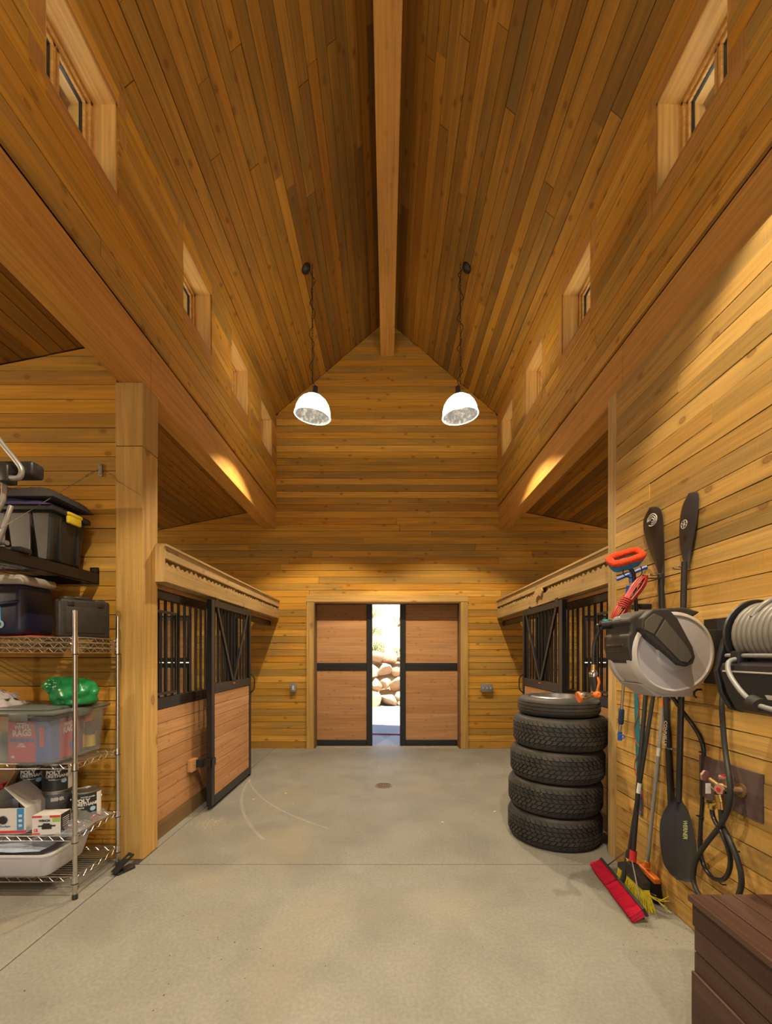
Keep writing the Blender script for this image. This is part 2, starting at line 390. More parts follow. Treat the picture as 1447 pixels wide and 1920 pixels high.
nb = cladding(wall_back, (0, YB, 0), (1, 0, 0), (0, 0, 1), 0, ZR, outer_back,
         [(DX0, DX1, -1, DZ), (-DU[1], -DU[0], -1, DU[2]), (DU[0], DU[1], -1, DU[2])], seed=5, lens=(2.6, 5.2))

# clerestory walls, windows
WIN = [(2.16, 2.75), (3.62, 4.21), (4.75, 5.33), (5.87, 6.45)]; WZ = (4.475, 5.08)
OUT_T = .29
for s, nm in ((-1, 'wall_left'), (1, 'wall_right')):
    m = MB(); xa, xb = s*(W+.02), s*(W+OUT_T)
    ys = [Y0-.2]+[y for w_ in WIN for y in w_]+[YB+.03]
    m.box((xa, Y0-.2, BTOP-.02), (xb, YB+.03, WZ[0])); m.box((xa, Y0-.2, WZ[1]), (xb, YB+.03, ZE+.0))
    for i in range(0, len(ys), 2): m.box((xa, ys[i], WZ[0]), (xb, ys[i+1], WZ[1]))
    wl_ = tag(m.build(nm, M['sheath']), kind='structure')
    if s < 0: cladding(wl_, (-W, YB, 0), (0, -1, 0), (0, 0, 1), BTOP, ZE, lambda z: (0, YB-Y0), [(YB-b, YB-a, *WZ) for a, b in WIN], seed=11)
    else: cladding(wl_, (W, 0, 0), (0, 1, 0), (0, 0, 1), BTOP, ZE, lambda z: (Y0, YB), [(a, b, *WZ) for a, b in WIN], seed=12)
wi = 1
for s in (-1, 1):
    for (a, b) in WIN:
        w_ = tag(empty('window_%d' % wi, (s*W, (a+b)/2, WZ[0])), kind='structure'); wi += 1
        z0, z1 = WZ; fx = s*(W-.022); tw = .105
        X = lambda d: s*(W+d)
        def part(nm, mat, *bx, bev=.002):
            return lbox(nm, mat, w_, bx[0][0], bx[0][1], bevel=bev)
        part('casing_board', 'trim', ((fx, a-tw, z0-tw), (X(-.0), a, z1+tw)))
        part('casing_board', 'trim', ((fx, b, z0-tw), (X(-.0), b+tw*.8, z1+tw)))
        part('casing_board', 'trim', ((fx, a, z1), (X(-.0), b, z1+tw)))
        part('casing_board', 'trim', ((fx-s*.004, a, z0-tw), (X(-.0), b, z0)))
        J = .018
        part('jamb', 'sash', ((X(-.012), a, z0), (X(OUT_T+.008), a+J, z1))); part('jamb', 'sash', ((X(-.012), b-J, z0), (X(OUT_T+.008), b, z1)))
        part('jamb', 'sash', ((X(-.012), a, z1-J), (X(OUT_T+.008), b, z1))); part('window_sill', 'sash', ((X(-.012), a, z0), (X(OUT_T+.008), b, z0+J)))
        sx0, sx1 = X(.135), X(.21); fw = .024; m = MB()
        m.box((sx0, a+J, z0+J), (sx1, a+J+fw, z1-J)); m.box((sx0, b-J-fw, z0+J), (sx1, b-J, z1-J))
        m.box((sx0, a+J, z1-J-fw), (sx1, b-J, z1-J)); m.box((sx0, a+J, z0+J), (sx1, b-J, z0+J+fw))
        m.build('outer_frame', M['sash'], w_, bevel=.004)
        mid = (a+b)/2; q0, q1 = X(.155), X(.195)
        for (ya, yb) in ((a+J+fw, mid-.005), (mid+.005, b-J-fw)):
            m = MB(); e = .019; zz0, zz1 = z0+J+fw, z1-J-fw
            m.box((q0, ya, zz0), (q1, ya+e, zz1)); m.box((q0, yb-e, zz0), (q1, yb, zz1)); m.box((q0, ya, zz1-e), (q1, yb, zz1)); m.box((q0, ya, zz0), (q1, yb, zz0+e))
            sash = m.build('sash', M['sash'], w_, bevel=.003)
            MB().box((X(.182), ya+e, zz0+e), (X(.186), yb-e, zz1-e)).build('pane', M['glass'], sash)
            g = MB(); d = .006
            for p in ((ya+e, zz0+e, ya+e+d, zz1-e), (yb-e-d, zz0+e, yb-e, zz1-e), (ya+e, zz0+e, yb-e, zz0+e+d), (ya+e, zz1-e-d, yb-e, zz1-e)):
                g.box((X(.174), p[0], p[1]), (X(.192), p[2], p[3]))
            g.build('gasket', M['blackplastic'], sash)
        rel(w_)

# nave ceiling and roof
roof = MB()
for s in (-1, 1):
    e = 2.27
    roof.prism([(0, ZR+.03), (s*e, ZR-SL*e+.03), (s*e, ZR-SL*e+.22), (0, ZR+.26)], 'y', Y0-.3, YB+.45)
roof.prism([(-.3, ZR-.22), (0, ZR+.04), (.3, ZR-.22), (.3, ZR-.2), (0, ZR+.06), (-.3, ZR-.2)], 'y', Y0-.3, YB)
ceiling = tag(roof.build('ceiling', M['sheathwood']), kind='structure')
cs = math.hypot(1, SL); sl = W*cs
for s in (-1, 1):
    v = Vector((s*1/cs, 0, -SL/cs))
    if s < 0: u = Vector((0, 1, 0)); O = (0, 0, ZR)     # u x v must face down into the room
    else: u = Vector((0, -1, 0)); O = (0, 0, ZR)
    n = u.cross(v)
    o_ = (lambda z: (Y0, YB)) if s < 0 else (lambda z: (-YB, -Y0))
    if n.z > 0:
        u = -u; o_ = (lambda z: (-YB, -Y0)) if s < 0 else (lambda z: (Y0, YB))
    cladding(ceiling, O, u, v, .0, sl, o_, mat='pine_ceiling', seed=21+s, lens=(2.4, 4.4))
# soffit boards under the eaves, seen through the clerestory panes
for s in (-1, 1):
    v = Vector((s*1/cs, 0, -SL/cs)); u = Vector((0, 1, 0))
    if u.cross(v).z > 0: u = -u
    cladding(ceiling, (0, 0, ZR), u, v, (W+OUT_T+.01)*cs, 2.26*cs, (lambda z: (Y0, YB)) if u.y > 0 else (lambda z: (-YB, -Y0)), mat='pine_fresh', seed=25+s, lens=(3, 4.8))
# aisle ceilings
for s, nm in ((-1, 'ceiling_left'), (1, 'ceiling_right')):
    m = MB(); z_in = 3.80
    m.prism([(s*1.95, z_in+.01), (s*(XO+.2), z_in-.2*(XO-1.75)), (s*(XO+.2), z_in-.2*(XO-1.75)+.12), (s*1.95, z_in+.13)], 'y', Y0-.2, YB+.35)
    c_ = tag(m.build(nm, M['sheathwood']), kind='structure')
    cc = math.hypot(1, .2); v = Vector((s/cc, 0, -.2/cc)); u = Vector((0, 1, 0))
    if u.cross(v).z > 0: u = -u
    f1 = lambda a, b, uu=u: (lambda z: (a, b) if uu.y > 0 else (-b, -a))
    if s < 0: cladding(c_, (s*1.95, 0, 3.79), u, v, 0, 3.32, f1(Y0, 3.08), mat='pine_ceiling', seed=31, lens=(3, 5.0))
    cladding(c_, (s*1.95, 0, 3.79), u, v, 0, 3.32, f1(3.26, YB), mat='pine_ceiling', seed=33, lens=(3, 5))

# outer walls, wall behind the camera, stall lining
m = MB(); m.box((-XO-.2, Y0-.2, 0), (-XO, YB+.16, 3.3)); wall_ol = tag(m.build('wall_outer_left', M['sheathwood']), kind='structure')
m = MB(); m.box((XO, 3.0, 0), (XO+.2, YB+.16, 3.3)); m.box((RW+.2, 3.0, 0), (XO, 3.10, 3.79)); tag(m.build('wall_outer_right', M['sheathwood']), kind='structure')
m = MB(); m.box((-XO-.2, Y0-.35, 0), (-1.3, Y0-.15, 3.9)); m.box((1.3, Y0-.35, 0), (RW+.3, Y0-.15, 3.9)); m.box((-1.3, Y0-.35, 2.5), (1.3, Y0-.15, 3.9)); m.prism([(-2.06, 3.9), (2.06, 3.9), (2.06, 5.03), (0, ZR+.05), (-2.06, 5.03)], 'y', Y0-.35, Y0-.15)
tag(m.build('wall_front', M['sheathwood']), kind='structure')
# right wall, proud of the beam, with its corner board
m = MB(); m.box((RW+.022, Y0-.2, 0), (RW+.2, 3.16, RWT)); m.box((W+.19, Y0-.2, RWT), (W+.3, 3.16, BTOP+.1))
wr = tag(m.build('wall_right_lower', M['sheath']), kind='structure')
cladding(wr, (RW, 0, 0), (0, 1, 0), (0, 0, 1), 0, RWT, lambda z: (Y0, 3.055), mat='pine_rough', seed=44, lens=(1.3, 3.6), proud=.006)
MB().box((0, -.06, -.0), (3.40, .06, .028)).build('corner_board', M['pine_fresh'], wr, bevel=.003).matrix_world = Matrix(((0, 0, -1, RW+.01), (0, 1, 0, 3.118), (1, 0, 0, 0), (0, 0, 0, 1)))
# wall of the storage bay
m = MB(); m.prism([(-XO, 0), (-1.975, 0), (-1.975, 3.78), (-XO, 3.12)], 'y', 3.102, 3.25)
wbay = tag(m.build('wall_bay', M['sheath']), kind='structure')
cladding(wbay, (0, 3.08, 0), (1, 0, 0), (0, 0, 1), 0, 3.78, lambda z: (-XO if z < 3.13 else -1.97-(3.78-z)/.2, -1.975), seed=51, lens=(2.4, 4.6))

M['roofing'] = plain('grey_metal_roofing', (.62, .61, .60), .5, .2)  # unseen pale roof skin, added to bounce daylight up at the soffit
for s in (-1, 1):
    z_in = 3.80; m = MB(); m.prism([(s*2.07, z_in+.135), (s*(XO+.6), z_in-.2*(XO-1.3)+.13), (s*(XO+.6), z_in-.2*(XO-1.3)+.155), (s*2.07, z_in+.165)], 'y', Y0-.4, YB+.5)
    tag(m.build('aisle_roof', M['roofing']), kind='structure')

# ---------------------------------------------------------------- timbers
def timber(name, label, a, b, mat, bev=.006, cat='beam'):
    o = lbox(name, mat, None, a, b, bevel=bev); tag(o, label, cat, kind='structure'); return o
YJ = 3.165
for s, sd in ((-1, 'left'), (1, 'right')):
    o = timber('beam', 'long reddish fir beam over the %s row of stalls, running to the far wall' % sd, (s*W, YJ+.002, BT), (s*(W+.18), YB, BTOP-.002), 'fir')
    o = timber('beam', 'reddish fir beam above the %s' % ('open storage bay with the wire shelves' if s < 0 else 'wall with the hose reels'), (s*W, Y0, BT), (s*(W+.18), YJ-.002, BTOP-.002), 'fir')
timber('ridge_beam', 'square fir ridge beam along the peak of the boarded ceiling', (-.10, Y0, 6.207), (.115, YB, ZR-.10), 'fir')

post = empty('timber_post', (-1.87, 3.16, 0)); tag(post, 'square sawn timber post between the wire shelves and the horse stall', 'post', kind='structure')
lbox('post_shaft', 'timber', post, (-1.972, 3.062, 0), (-1.772, 3.262, 3.008), bevel=.006)
lbox('post_block', 'timber', post, (-1.972, 3.060, 3.012), (-1.770, 3.264, BT-.002), bevel=.005)
rel(post)

# ---------------------------------------------------------------- barn doorway
tr = tag(empty('trim_1', (0, YB, 0)), kind='structure')
lbox('casing_board', 'timber', tr, (-1.265, YB-.03, 0), (DX0, YB+.01, DZ)); lbox('casing_board', 'timber', tr, (DX1, YB-.03, 0), (1.28, YB+.01, DZ))
lbox('casing_board', 'timber', tr, (-1.27, YB-.034, DZ), (1.285, YB+.01, DZ+.115))
lbox('jamb', 'treated', tr, (DX0, YB-.028, 0), (DX0+.02, YB+.17, DZ)); lbox('jamb', 'treated', tr, (DX1-.02, YB-.028, 0), (DX1, YB+.17, DZ))
lbox('jamb', 'treated', tr, (DX0+.02, YB-.028, DZ-.02), (DX1-.02, YB+.17, DZ))
rel(tr)
tn = 2
for s in (-1, 1):
    tr = tag(empty('trim_%d' % tn, (s*3.7, YB, 0)), kind='structure'); tn += 1
    lbox('casing_board', 'timber', tr, (s*DU[0], YB-.025, 0), (s*(DU[0]-.1), YB+.01, DU[2])); lbox('casing_board', 'timber', tr, (s*DU[1], YB-.025, 0), (s*(DU[1]+.1), YB+.01, DU[2]))
    lbox('casing_board', 'timber', tr, (s*(DU[0]-.1), YB-.025, DU[2]), (s*(DU[1]+.1), YB+.01, DU[2]+.1)); rel(tr)
YD = YB+.185
def barn_door(num, x0, x1, inner):
    """a sliding leaf: steel frame around horizontal cedar boards; inner = the x of the edge at the gap"""
    d = tag(empty('door_%d' % num, ((x0+x1)/2, YD, 0)), kind='structure')
    m = MB(); y0, y1 = YD-.012, YD+.05; st = .095
    for (a, b) in ((x0, x0+st), (x1-st, x1)): m.rbox((a, y0, .003), (b, y1, 2.42), .006, 1)
    for (a, b) in ((.003, .10), (1.226, 1.348), (2.33, 2.42)): m.rbox((x0+st, y0+.001, a), (x1-st, y1, b), .006, 1)
    for z in (1.257, 1.287, 1.317): m.box((x0+st, y0-.006, z-.006), (x1-st, y0+.002, z+.006))
    xe = x1 if inner > 0 else x0; sg = 1 if inner > 0 else -1
    m.box((xe-sg*.03, y0-.012, .02), (xe-sg*.018, y1+.02, 2.42)); m.box((xe-sg*.068, y0-.008, .02), (xe-sg*.06, y0+.002, 2.42))
    m.build('door_frame', M['blacksteel'], d)
    r = random.Random(num)
    for (za, zb, n) in ((.10, 1.226, 8), (1.348, 2.33, 7)):
        h = (zb-za)/n
        for k in range(n): lbox('plank', 'cedar', d, (x0+st, YD+.002+r.uniform(0, .0015), za+k*h), (x1-st, YD+.03, za+(k+1)*h), 'x', bevel=.0016)
    rel(d)
barn_door(1, -1.40, -.235, 1); barn_door(2, .213, 1.42, -1)
# two old staple marks and a red crayon line on the right leaf
for s, num in ((-1, 3), (1, 4)):
    a, b = sorted((s*(DU[0]+.005), s*(DU[1]-.005))); d = tag(empty('door_%d' % num, ((a+b)/2, YB+.08, 0)), kind='structure')
    for (za, zb, nm) in ((.03, 1.350, 'lower_leaf'), (1.362, DU[2]-.005, 'upper_leaf')):
        e = 1e-3; m = MB(); y0, y1 = YB+.06, YB+.10
        m.box((a, y0, za), (a+.07, y1, zb)); m.box((b-.07, y0, za), (b, y1, zb)); m.box((a+.07, y0, za), (b-.07, y1, za+.07)); m.box((a+.07, y0, zb-.07), (b-.07, y1, zb))
        leaf = m.build(nm, M['blacksteel'], d); n = 9; h = (zb-za-.14)/n
        for k in range(n): lbox('plank', 'cedar', leaf, (a+.07, y0+.008, za+.07+k*h), (b-.07, y1-.005, za+.07+(k+1)*h), 'x', bevel=.0016)
    rel(d)

# ---------------------------------------------------------------- electrical boxes on the far wall
def wall_box(label, x, z, w, h, cat, gangs):
    o = empty('electrical_box', (x, YB, z)); tag(o, label, cat)
    MB().rbox((x-w/2, YB-.05, z-h/2), (x+w/2, YB+.003, z+h/2), .006).build('box_body', M['greymetal'], o, 30)
    MB().rbox((x-w/2-.003, YB-.056, z-h/2-.003), (x+w/2+.003, YB-.05, z+h/2+.003), .003).build('cover_plate', M['greymetal'], o, 30)
    for g in range(gangs):
        gx = x-w/2+w*(g+.5)/gangs
        if gangs == 1:
            m = MB().rbox((gx-.017, YB-.061, z-.035), (gx+.017, YB-.055, z+.035), .002); m.build('socket', M['greyplate'], o)
        else:
            m = MB().rbox((gx-.006, YB-.068, z-.014), (gx+.006, YB-.055, z+.012), .002); m.build('switch_lever', M['greyplate'], o)
    rel(o)
M['greymetal'] = plain('grey_box_metal', (.22, .22, .23), .5, .3); M['greyplate'] = plain('pale_grey_switch', (.5, .5, .5), .45)
p = P(551, 1289, YB); wall_box('small grey single outlet box on the far wall beside the barn doorway', p.x, p.z, .085, .13, 'outlet', 1)
p = P(911, 1289.5, YB); wall_box('wide grey switch box with three levers on the far wall', p.x, p.z, .175, .12, 'switch', 3)

# ---------------------------------------------------------------- floor drain
p = P(719, 1473, 1185/247.5); dr = empty('floor_drain', (p.x, p.y, 0)); tag(dr, 'round cast iron drain grate set in the concrete aisle floor', 'drain')
MB().lathe([(.085, 0), (.1, 0), (.1, .006), (.085, .006)], 32, close=False).build('drain_ring', M['bronze'], dr, 30)
MB().lathe([(0, .0008), (.085, .0008)], 32, close=False).build('drain_bottom', M['sheath'], dr)
m = MB()
for k in range(-5, 6):
    x = k*.0155; h = math.sqrt(max(0, .084**2-x*x)); m.box((x-.0035, -h, .001), (x+.0035, h, .006))
m.box((-.084, -.004, .0012), (.084, .004, .0062)); m.build('grate', M['bronze'], dr)

# ---------------------------------------------------------------- stalls
def zig(y0, y1, z, amp, step, r):
    pts = []; y = y0; k = 0
    while y < y1:
        pts.append((y, z+(amp if k % 2 else 0)*r.uniform(.6, 1.2)+r.uniform(-.002, .002))); y += step*r.uniform(.8, 1.2)/2; k += 1
    pts.append((y1, z)); return pts
def stall(s):
    sd = 'left' if s < 0 else 'right'; r = random.Random(3+s); B = 1.707 if s < 0 else 1.745
    # boxed track cover
    t = empty('track_cover', (s*1.77, 3.26, 2.06)); tag(t, 'raw pine box board above the stalls on the %s, %s' % (sd, 'plain along its whole length' if s < 0 else 'with a piece broken out'), 'track cover')
    ya = 3.245 if s < 0 else 3.19
    lbox('cap_board', 'pine_fresh', t, (s*(B-.014), ya-.01, 2.325), (s*1.93, YB-.003, 2.345), 'y', .002)
    lbox('upper_board', 'pine_fresh', t, (s*B, ya, 2.235), (s*(B+.022), YB-.003, 2.325), 'y')
    lbox('lower_board', 'pine_fresh', t, (s*B, ya, 2.055), (s*(B+.03), YB-.003, 2.175), 'y')
    lbox('back_board', 'pine_fresh', t, (s*(B+.05), ya+.02, 2.10), (s*(B+.07), YB-.003, 2.325), 'y')
    lbox('end_board', 'pine_fresh', t, (s*(B-.004), ya-.022, 2.05), (s*1.80, ya-.002, 2.324), 'z')
    lbox('bottom_board', 'pine_fresh', t, (s*(B+.03), ya, 2.055), (s*1.85, YB-.003, 2.075), 'y')
    gaps = [(ya+.01, YB-.01)] if s < 0 else [(ya+.01, 4.62), (5.02, YB-.01)]
    for (a, b) in gaps:
        z = zig(a, b, 2.187, .028, .085, r); m = MB(); m.prism([(a, 2.16)]+z+[(b, 2.16)], 'x', s*(B+.006), s*(B+.045)); m.build('scalloped_strip', M['pine_fresh'], t)
    if s > 0:
        q = [(4.70, 2.20), (4.74, 2.145), (4.80, 2.165), (4.86, 2.15), (4.89, 2.10), (4.93, 2.16), (4.95, 2.21), (4.88, 2.235), (4.80, 2.245), (4.73, 2.235)]
        MB().prism(q, 'x', B-.018, B+.004).build('split_bracket', M['pine_fresh'], t)
    rel(t)
    # fixed stall front
    t = empty('stall_front', (s*1.85, 4.2, 0)); tag(t, 'fixed barred stall front with cedar boards, behind the sliding door on the %s' % sd, 'stall front')
    xo, xi = s*1.835, s*1.885; ya, yb = 3.27, 5.16; zc = [1.943, 2.012]
    lbox('header_board', 'cedar', t, (s*1.825, ya, 2.018), (s*1.87, YB-.003, 2.052), 'y')
    def rail(nm, z0, z1, y0=ya, y1=yb, x0=xo, x1=xi): return MB().rbox((x0, y0, z0), (x1, y1, z1), .004, 1).build(nm, M['blacksteel'], t)
    rail('top_rail', 1.943, 2.012, ya, YB-.004); m = rail('middle_rail', 1.048, 1.14)
    MB().box((s*1.832, ya, 1.088), (xo, yb, 1.093)).build('rail_seam', M['blackplastic'], t)
    rail('end_stile', 0, 1.943, yb, yb+.05)
    n = 17
    for k in range(n):
        y = ya+.05+(yb-ya-.1)*k/(n-1); MB().tube([(s*1.862, y, 1.14), (s*1.862, y, 1.943)], .0125, 8).build('bar', M['blacksteel'], t, 40)
    # hay opening frame
    hm = MB(); xa = s*1.838
    for q in (((xa-s*.018, ya+.02, 1.832), (xa, 3.66, 1.852)), ((xa-s*.018, ya+.02, 1.165), (xa, 3.66, 1.185))): hm.box(*q)
    hm.box((xa-s*.016, 3.645, 1.17), (xa, 3.66, 1.85)); hf = hm.build('hay_door', M['blacksteel'], t)
    for k in range(4): MB().tube([(xa-s*.009, 3.33+k*.085, 1.18), (xa-s*.009, 3.33+k*.085, 1.84)], .008, 8).build('bar', M['blacksteel'], hf, 40)
    nb = 8; h = (1.048-.145)/nb
    for k in range(nb): lbox('plank', 'cedar', t, (s*1.838, ya, .145+k*h), (s*1.87, yb, .145+(k+1)*h-.004), 'y', bevel=.002)
    lbox('plank', 'treated', t, (s*1.838, ya, 0), (s*1.875, yb, .141), 'y', bevel=.002)
    rel(t)
    # guide block and roller bracket
    g = empty('guide_block', (s*1.80, 4.0, .46)); tag(g, 'wood block with black roller bracket catching the foot of the stall door on the %s' % sd, 'door guide')
    lbox('block', 'cedar', g, (s*1.79, 3.88, .405), (s*1.836, 4.0, .515), 'z'); m = MB()
    m.box((s*1.735, 3.955, .43), (s*1.79, 3.99, .50)); m.box((s*1.655, 3.985, .43), (s*1.735, 4.012, .50)); m.box((s*1.650, 3.985, .43), (s*1.662, 4.07, .50))
    m.build('roller_bracket', M['blacksteel'], g); MB().tube([(s*1.79, 3.92, .46), (s*1.783, 3.92, .46)], .005, 8).build('screw', M['steel'], g); rel(g)
    # sliding stall door
    t = empty('stall_door', (s*1.70, 4.6, 0)); tag(t, 'sliding stall door in a black steel frame with V brace, %s' % ('beside the timber post and wire shelves' if s < 0 else 'behind the stack of tyres'), 'stall door')
    xa, xb = s*1.67, s*1.72; y0, y1 = 4.02, 5.19
    def fr(nm, a, b): return MB().rbox(a, b, .004, 1).build(nm, M['blacksteel'], t)
    fr('stile', (xa, y0, .035), (xb, y0+.075, 2.02)); fr('stile', (xa, y1-.06, .035), (xb, y1, 2.02))
    fr('top_rail', (xa, y0+.075, 1.955), (xb, y1-.06, 2.02)); fr('middle_rail', (xa, y0+.075, 1.115), (xb, y1-.06, 1.205)); fr('bottom_rail', (xa, y0+.075, .035), (xb, y1-.06, .12))
    MB().box((xa-s*.003, y0+.075, 1.158), (xa, y1-.06, 1.163)).build('rail_seam', M['blackplastic'], t)
    xm = s*1.700
    for k in range(11):
        y = y0+.075+(y1-y0-.135)*(k+.5)/11; MB().tube([(xm, y, 1.205), (xm, y, 1.955)], .0115, 8).build('bar', M['blacksteel'], t, 40)
    yc = (y0+y1)/2
    for (ya_, yb_) in ((y0+.15, yc-.02), (y1-.13, yc+.02)):
        d = Vector((0, yb_-ya_, -.75)).normalized(); w = Vector((0, d.z, -d.y))*.02
        A = Vector((xa, ya_, 1.955)); Bp = Vector((xa, yb_, 1.205)); m = MB(); q = [A+w, A-w, Bp-w, Bp+w]; x2 = Vector((s*.02, 0, 0))
        m.add([tuple(v) for v in q]+[tuple(v+x2) for v in q], [(0, 1, 2, 3), (7, 6, 5, 4), (0, 4, 5, 1), (1, 5, 6, 2), (2, 6, 7, 3), (3, 7, 4, 0)]); m.build('brace', M['blacksteel'], t)
    nb = 9; h = (1.115-.12)/nb
    for k in range(nb): lbox('plank', 'cedar', t, (s*1.678, y0+.075, .12+k*h), (s*1.705, y1-.06, .12+(k+1)*h-.004), 'y', bevel=.002)
    hx = s*1.60; pts = [(xa, y1-.03, .93), (hx, y1-.03, .96), (hx, y1-.03, 1.13), (xa, y1-.03, 1.16)]
    MB().tube([(xa, y1-.03, 1.02), (xa-s*.035, y1-.03, 1.05), (xa-s*.05, y1-.03, 1.08), (xa-s*.05, y1-.03, 1.19), (xa-s*.035, y1-.03, 1.22), (xa, y1-.03, 1.25)], .007, 8).build('pull_handle', M['blacksteel'], t, 40)
    MB().rbox((xa-s*.004, yc-.03, 1.172), (xa, yc+.03, 1.186), .001, 1).build('name_plate', M['brass'], t)
    fr('hanger', (xa+s*.012, y0+.13, 2.02), (xa+s*.02, y0+.2, 2.054)); fr('hanger', (xa+s*.012, y1-.25, 2.02), (xa+s*.02, y1-.18, 2.054))
    MB().rbox((xa+s*.01, y1-.02, .0), (xb, y1+.03, .14), .006, 1).build('floor_guide', M['blacksteel'], t)
    rel(t)
stall(-1); stall(1)

# ---------------------------------------------------------------- pendant lamps
m_, N_, L_, b_ = newmat('lit_prismatic_glass')
b_.inputs['Base Color'].default_value = (.9, .9, .88, 1); b_.inputs['Emission Color'].default_value = (1, .93, .82, 1); b_.inputs['Emission Strength'].default_value = 20
t_ = N_.new('ShaderNodeBsdfTransparent'); x_ = N_.new('ShaderNodeMixShader'); x_.inputs[0].default_value = .35
L_.new(t_.outputs[0], x_.inputs[1]); L_.new(b_.outputs[0], x_.inputs[2]); L_.new(x_.outputs[0], N_['Material Output'].inputs[0]); M['litglass'] = m_
m_, N_, L_, b_ = newmat('mottled_inner_glass')
tc = N_.new('ShaderNodeTexCoord'); nz = N_.new('ShaderNodeTexNoise'); nz.inputs['Scale'].default_value = 28; nz.inputs['Detail'].default_value = 6; L_.new(tc.outputs['Object'], nz.inputs[0])
cc_ = ramp(N_, L_, nz.outputs['Fac'], [(.38, (.05, .045, .03)), (.5, (.15, .14, .11)), (.64, (.45, .42, .36))]); L_.new(cc_, b_.inputs['Base Color']); b_.inputs['Roughness'].default_value = .25; b_.inputs['Metallic'].default_value = .85
t_ = N_.new('ShaderNodeBsdfTransparent'); x_ = N_.new('ShaderNodeMixShader'); x_.inputs[0].default_value = .965
L_.new(t_.outputs[0], x_.inputs[1]); L_.new(b_.outputs[0], x_.inputs[2]); L_.new(x_.outputs[0], N_['Material Output'].inputs[0]); M['mottle'] = m_
m_, N_, L_, b_ = newmat('glowing_bulb'); b_.inputs['Emission Color'].default_value = (1, .9, .75, 1); b_.inputs['Emission Strength'].default_value = 30; M['bulb'] = m_
def pendant(x, y, label, tilt, seed, watt=PENDANT_W):
    """a domed glass shade hung by a chain from the sloping boards; the bulb's own light sits inside the shade"""
    r = random.Random(seed); sg = 1 if x > 0 else -1
    zc = ZR-SL*abs(x)-.004; zr = 4.26; rad = .205; H = .235
    t = empty('pendant_lamp', (x, y, zr)); tag(t, label, 'lamp', 'domed glass pendant lamps on chains')
    prof = [(rad, 0), (rad*1.03, .004), (rad*.99, .03), (rad*.96, .08), (rad*.86, .135), (rad*.70, .18), (rad*.48, .215), (rad*.28, .232)]
    sh = MB().lathe(prof, 48, close=False).build('lamp_shade', M['litglass'], t, 60)
    inn = MB().lathe([(a*.975, b-.001 if b > .01 else b) for a, b in [(rad, .0), (rad*.985, .03), (rad*.95, .075), (rad*.85, .13), (rad*.75, .158)]], 48, close=False).build('inner_glass', M['mottle'], sh, 60)
    MB().tube([(rad*cos(a), rad*sin(a), .002) for a in [i*2*pi/48 for i in range(48)]], .005, 6, closed=True).build('rim', M['litglass'], sh, 60)
    fit = MB().lathe([(0, .226), (.04, .226), (.046, .245), (.03, .262), (.028, .33), (.012, .345), (0, .345)], 24).build('socket_cap', M['blacksteel'], t, 40)
    MB().lathe([(0, .196), (.012, .198), (.018, .206), (.016, .216), (.012, .225), (0, .225)], 20).build('bulb', M['bulb'], t, 60)
    for o in (sh, fit): o.rotation_euler = (radians(tilt[0]), radians(tilt[1]), 0)
    # chain
    ztop = zc-zr; z0 = .345; n = int((ztop-.03-z0)/.034); lk = MB()
    for i in range(n):
        z = z0+(ztop-.03-z0)*(i+.5)/n; a = i % 2; q = []
        for k in range(10):
            c_ = 2*pi*k/10; q.append((.008*cos(c_)*(1-a), .008*cos(c_)*a, z+.022*sin(c_)))
        lk.tube(q, .0022, 5, closed=True)
    lk.build('chain', M['blacksteel'], t, 50)
    MB().tube([(0, 0, ztop-.035), (0, 0, ztop+.0)], .003, 6).build('ceiling_hook', M['blacksteel'], t)
    # loose cord
    cx_ = sg*.075; pts = []
    for i in range(34):
        k = i/33; z = .34+(ztop-.12-.34)*k; w = .022*sin(k*21+seed)+.016*sin(k*47+seed*2)
        pts.append((w+(.03*sin(k*pi)*0), .015*cos(k*31), z))
    zc2 = -SL*(.075)
    pts += [(cx_*.5, 0, ztop-.07), (cx_*.95, 0, ztop+zc2-.022)]
    MB().tube(smoothpts(pts, 3), .0045, 6).build('cord', M['blackplastic'], t, 60)
    cn = MB().lathe([(0, -.035), (.02, -.034), (.05, -.022), (.062, -.006), (.062, 0), (0, 0)], 28).build('ceiling_canopy', M['blacksteel'], t, 40)
    cn.location = (cx_, 0, ztop-SL*.075+.001); cn.rotation_euler = (0, sg*math.atan(SL), 0)
    ld = bpy.data.lights.new('pendant_bulb', 'SPOT'); ld.energy = watt; ld.color = LAMP_COL; ld.shadow_soft_size = .02; ld.spot_size = radians(104); ld.spot_blend = .25
    lo = bpy.data.objects.new('pendant_light', ld); COL.objects.link(lo); lo.parent = t; lo.location = (0, 0, .168)
    lu = bpy.data.lights.new('pendant_glow', 'SPOT'); lu.energy = UPLIGHT_W; lu.color = LAMP_COL; lu.shadow_soft_size = .02; lu.spot_size = radians(172); lu.spot_blend = .1
    lv = bpy.data.objects.new('pendant_upward_light', lu); COL.objects.link(lv); lv.parent = t; lv.location = (0, 0, .160); lv.rotation_euler = (pi, 0, 0)
    return t
pendant(-.865, 4.9, 'glowing domed glass pendant lamp on the wire shelf side of the aisle', (4, 7), 1)
pendant(.855, 4.9, 'glowing domed glass pendant lamp on the tyre side of the aisle', (3, -6), 4)
for i, y in enumerate((1.1, -1.9)):
    for x in (-.865, .855): pendant(x, y, 'domed glass pendant lamp over the %s, %s side' % (('brown deck box', 'open aisle floor')[i], 'shelf' if x < 0 else 'hose reel'), (0, 0), 7+i)

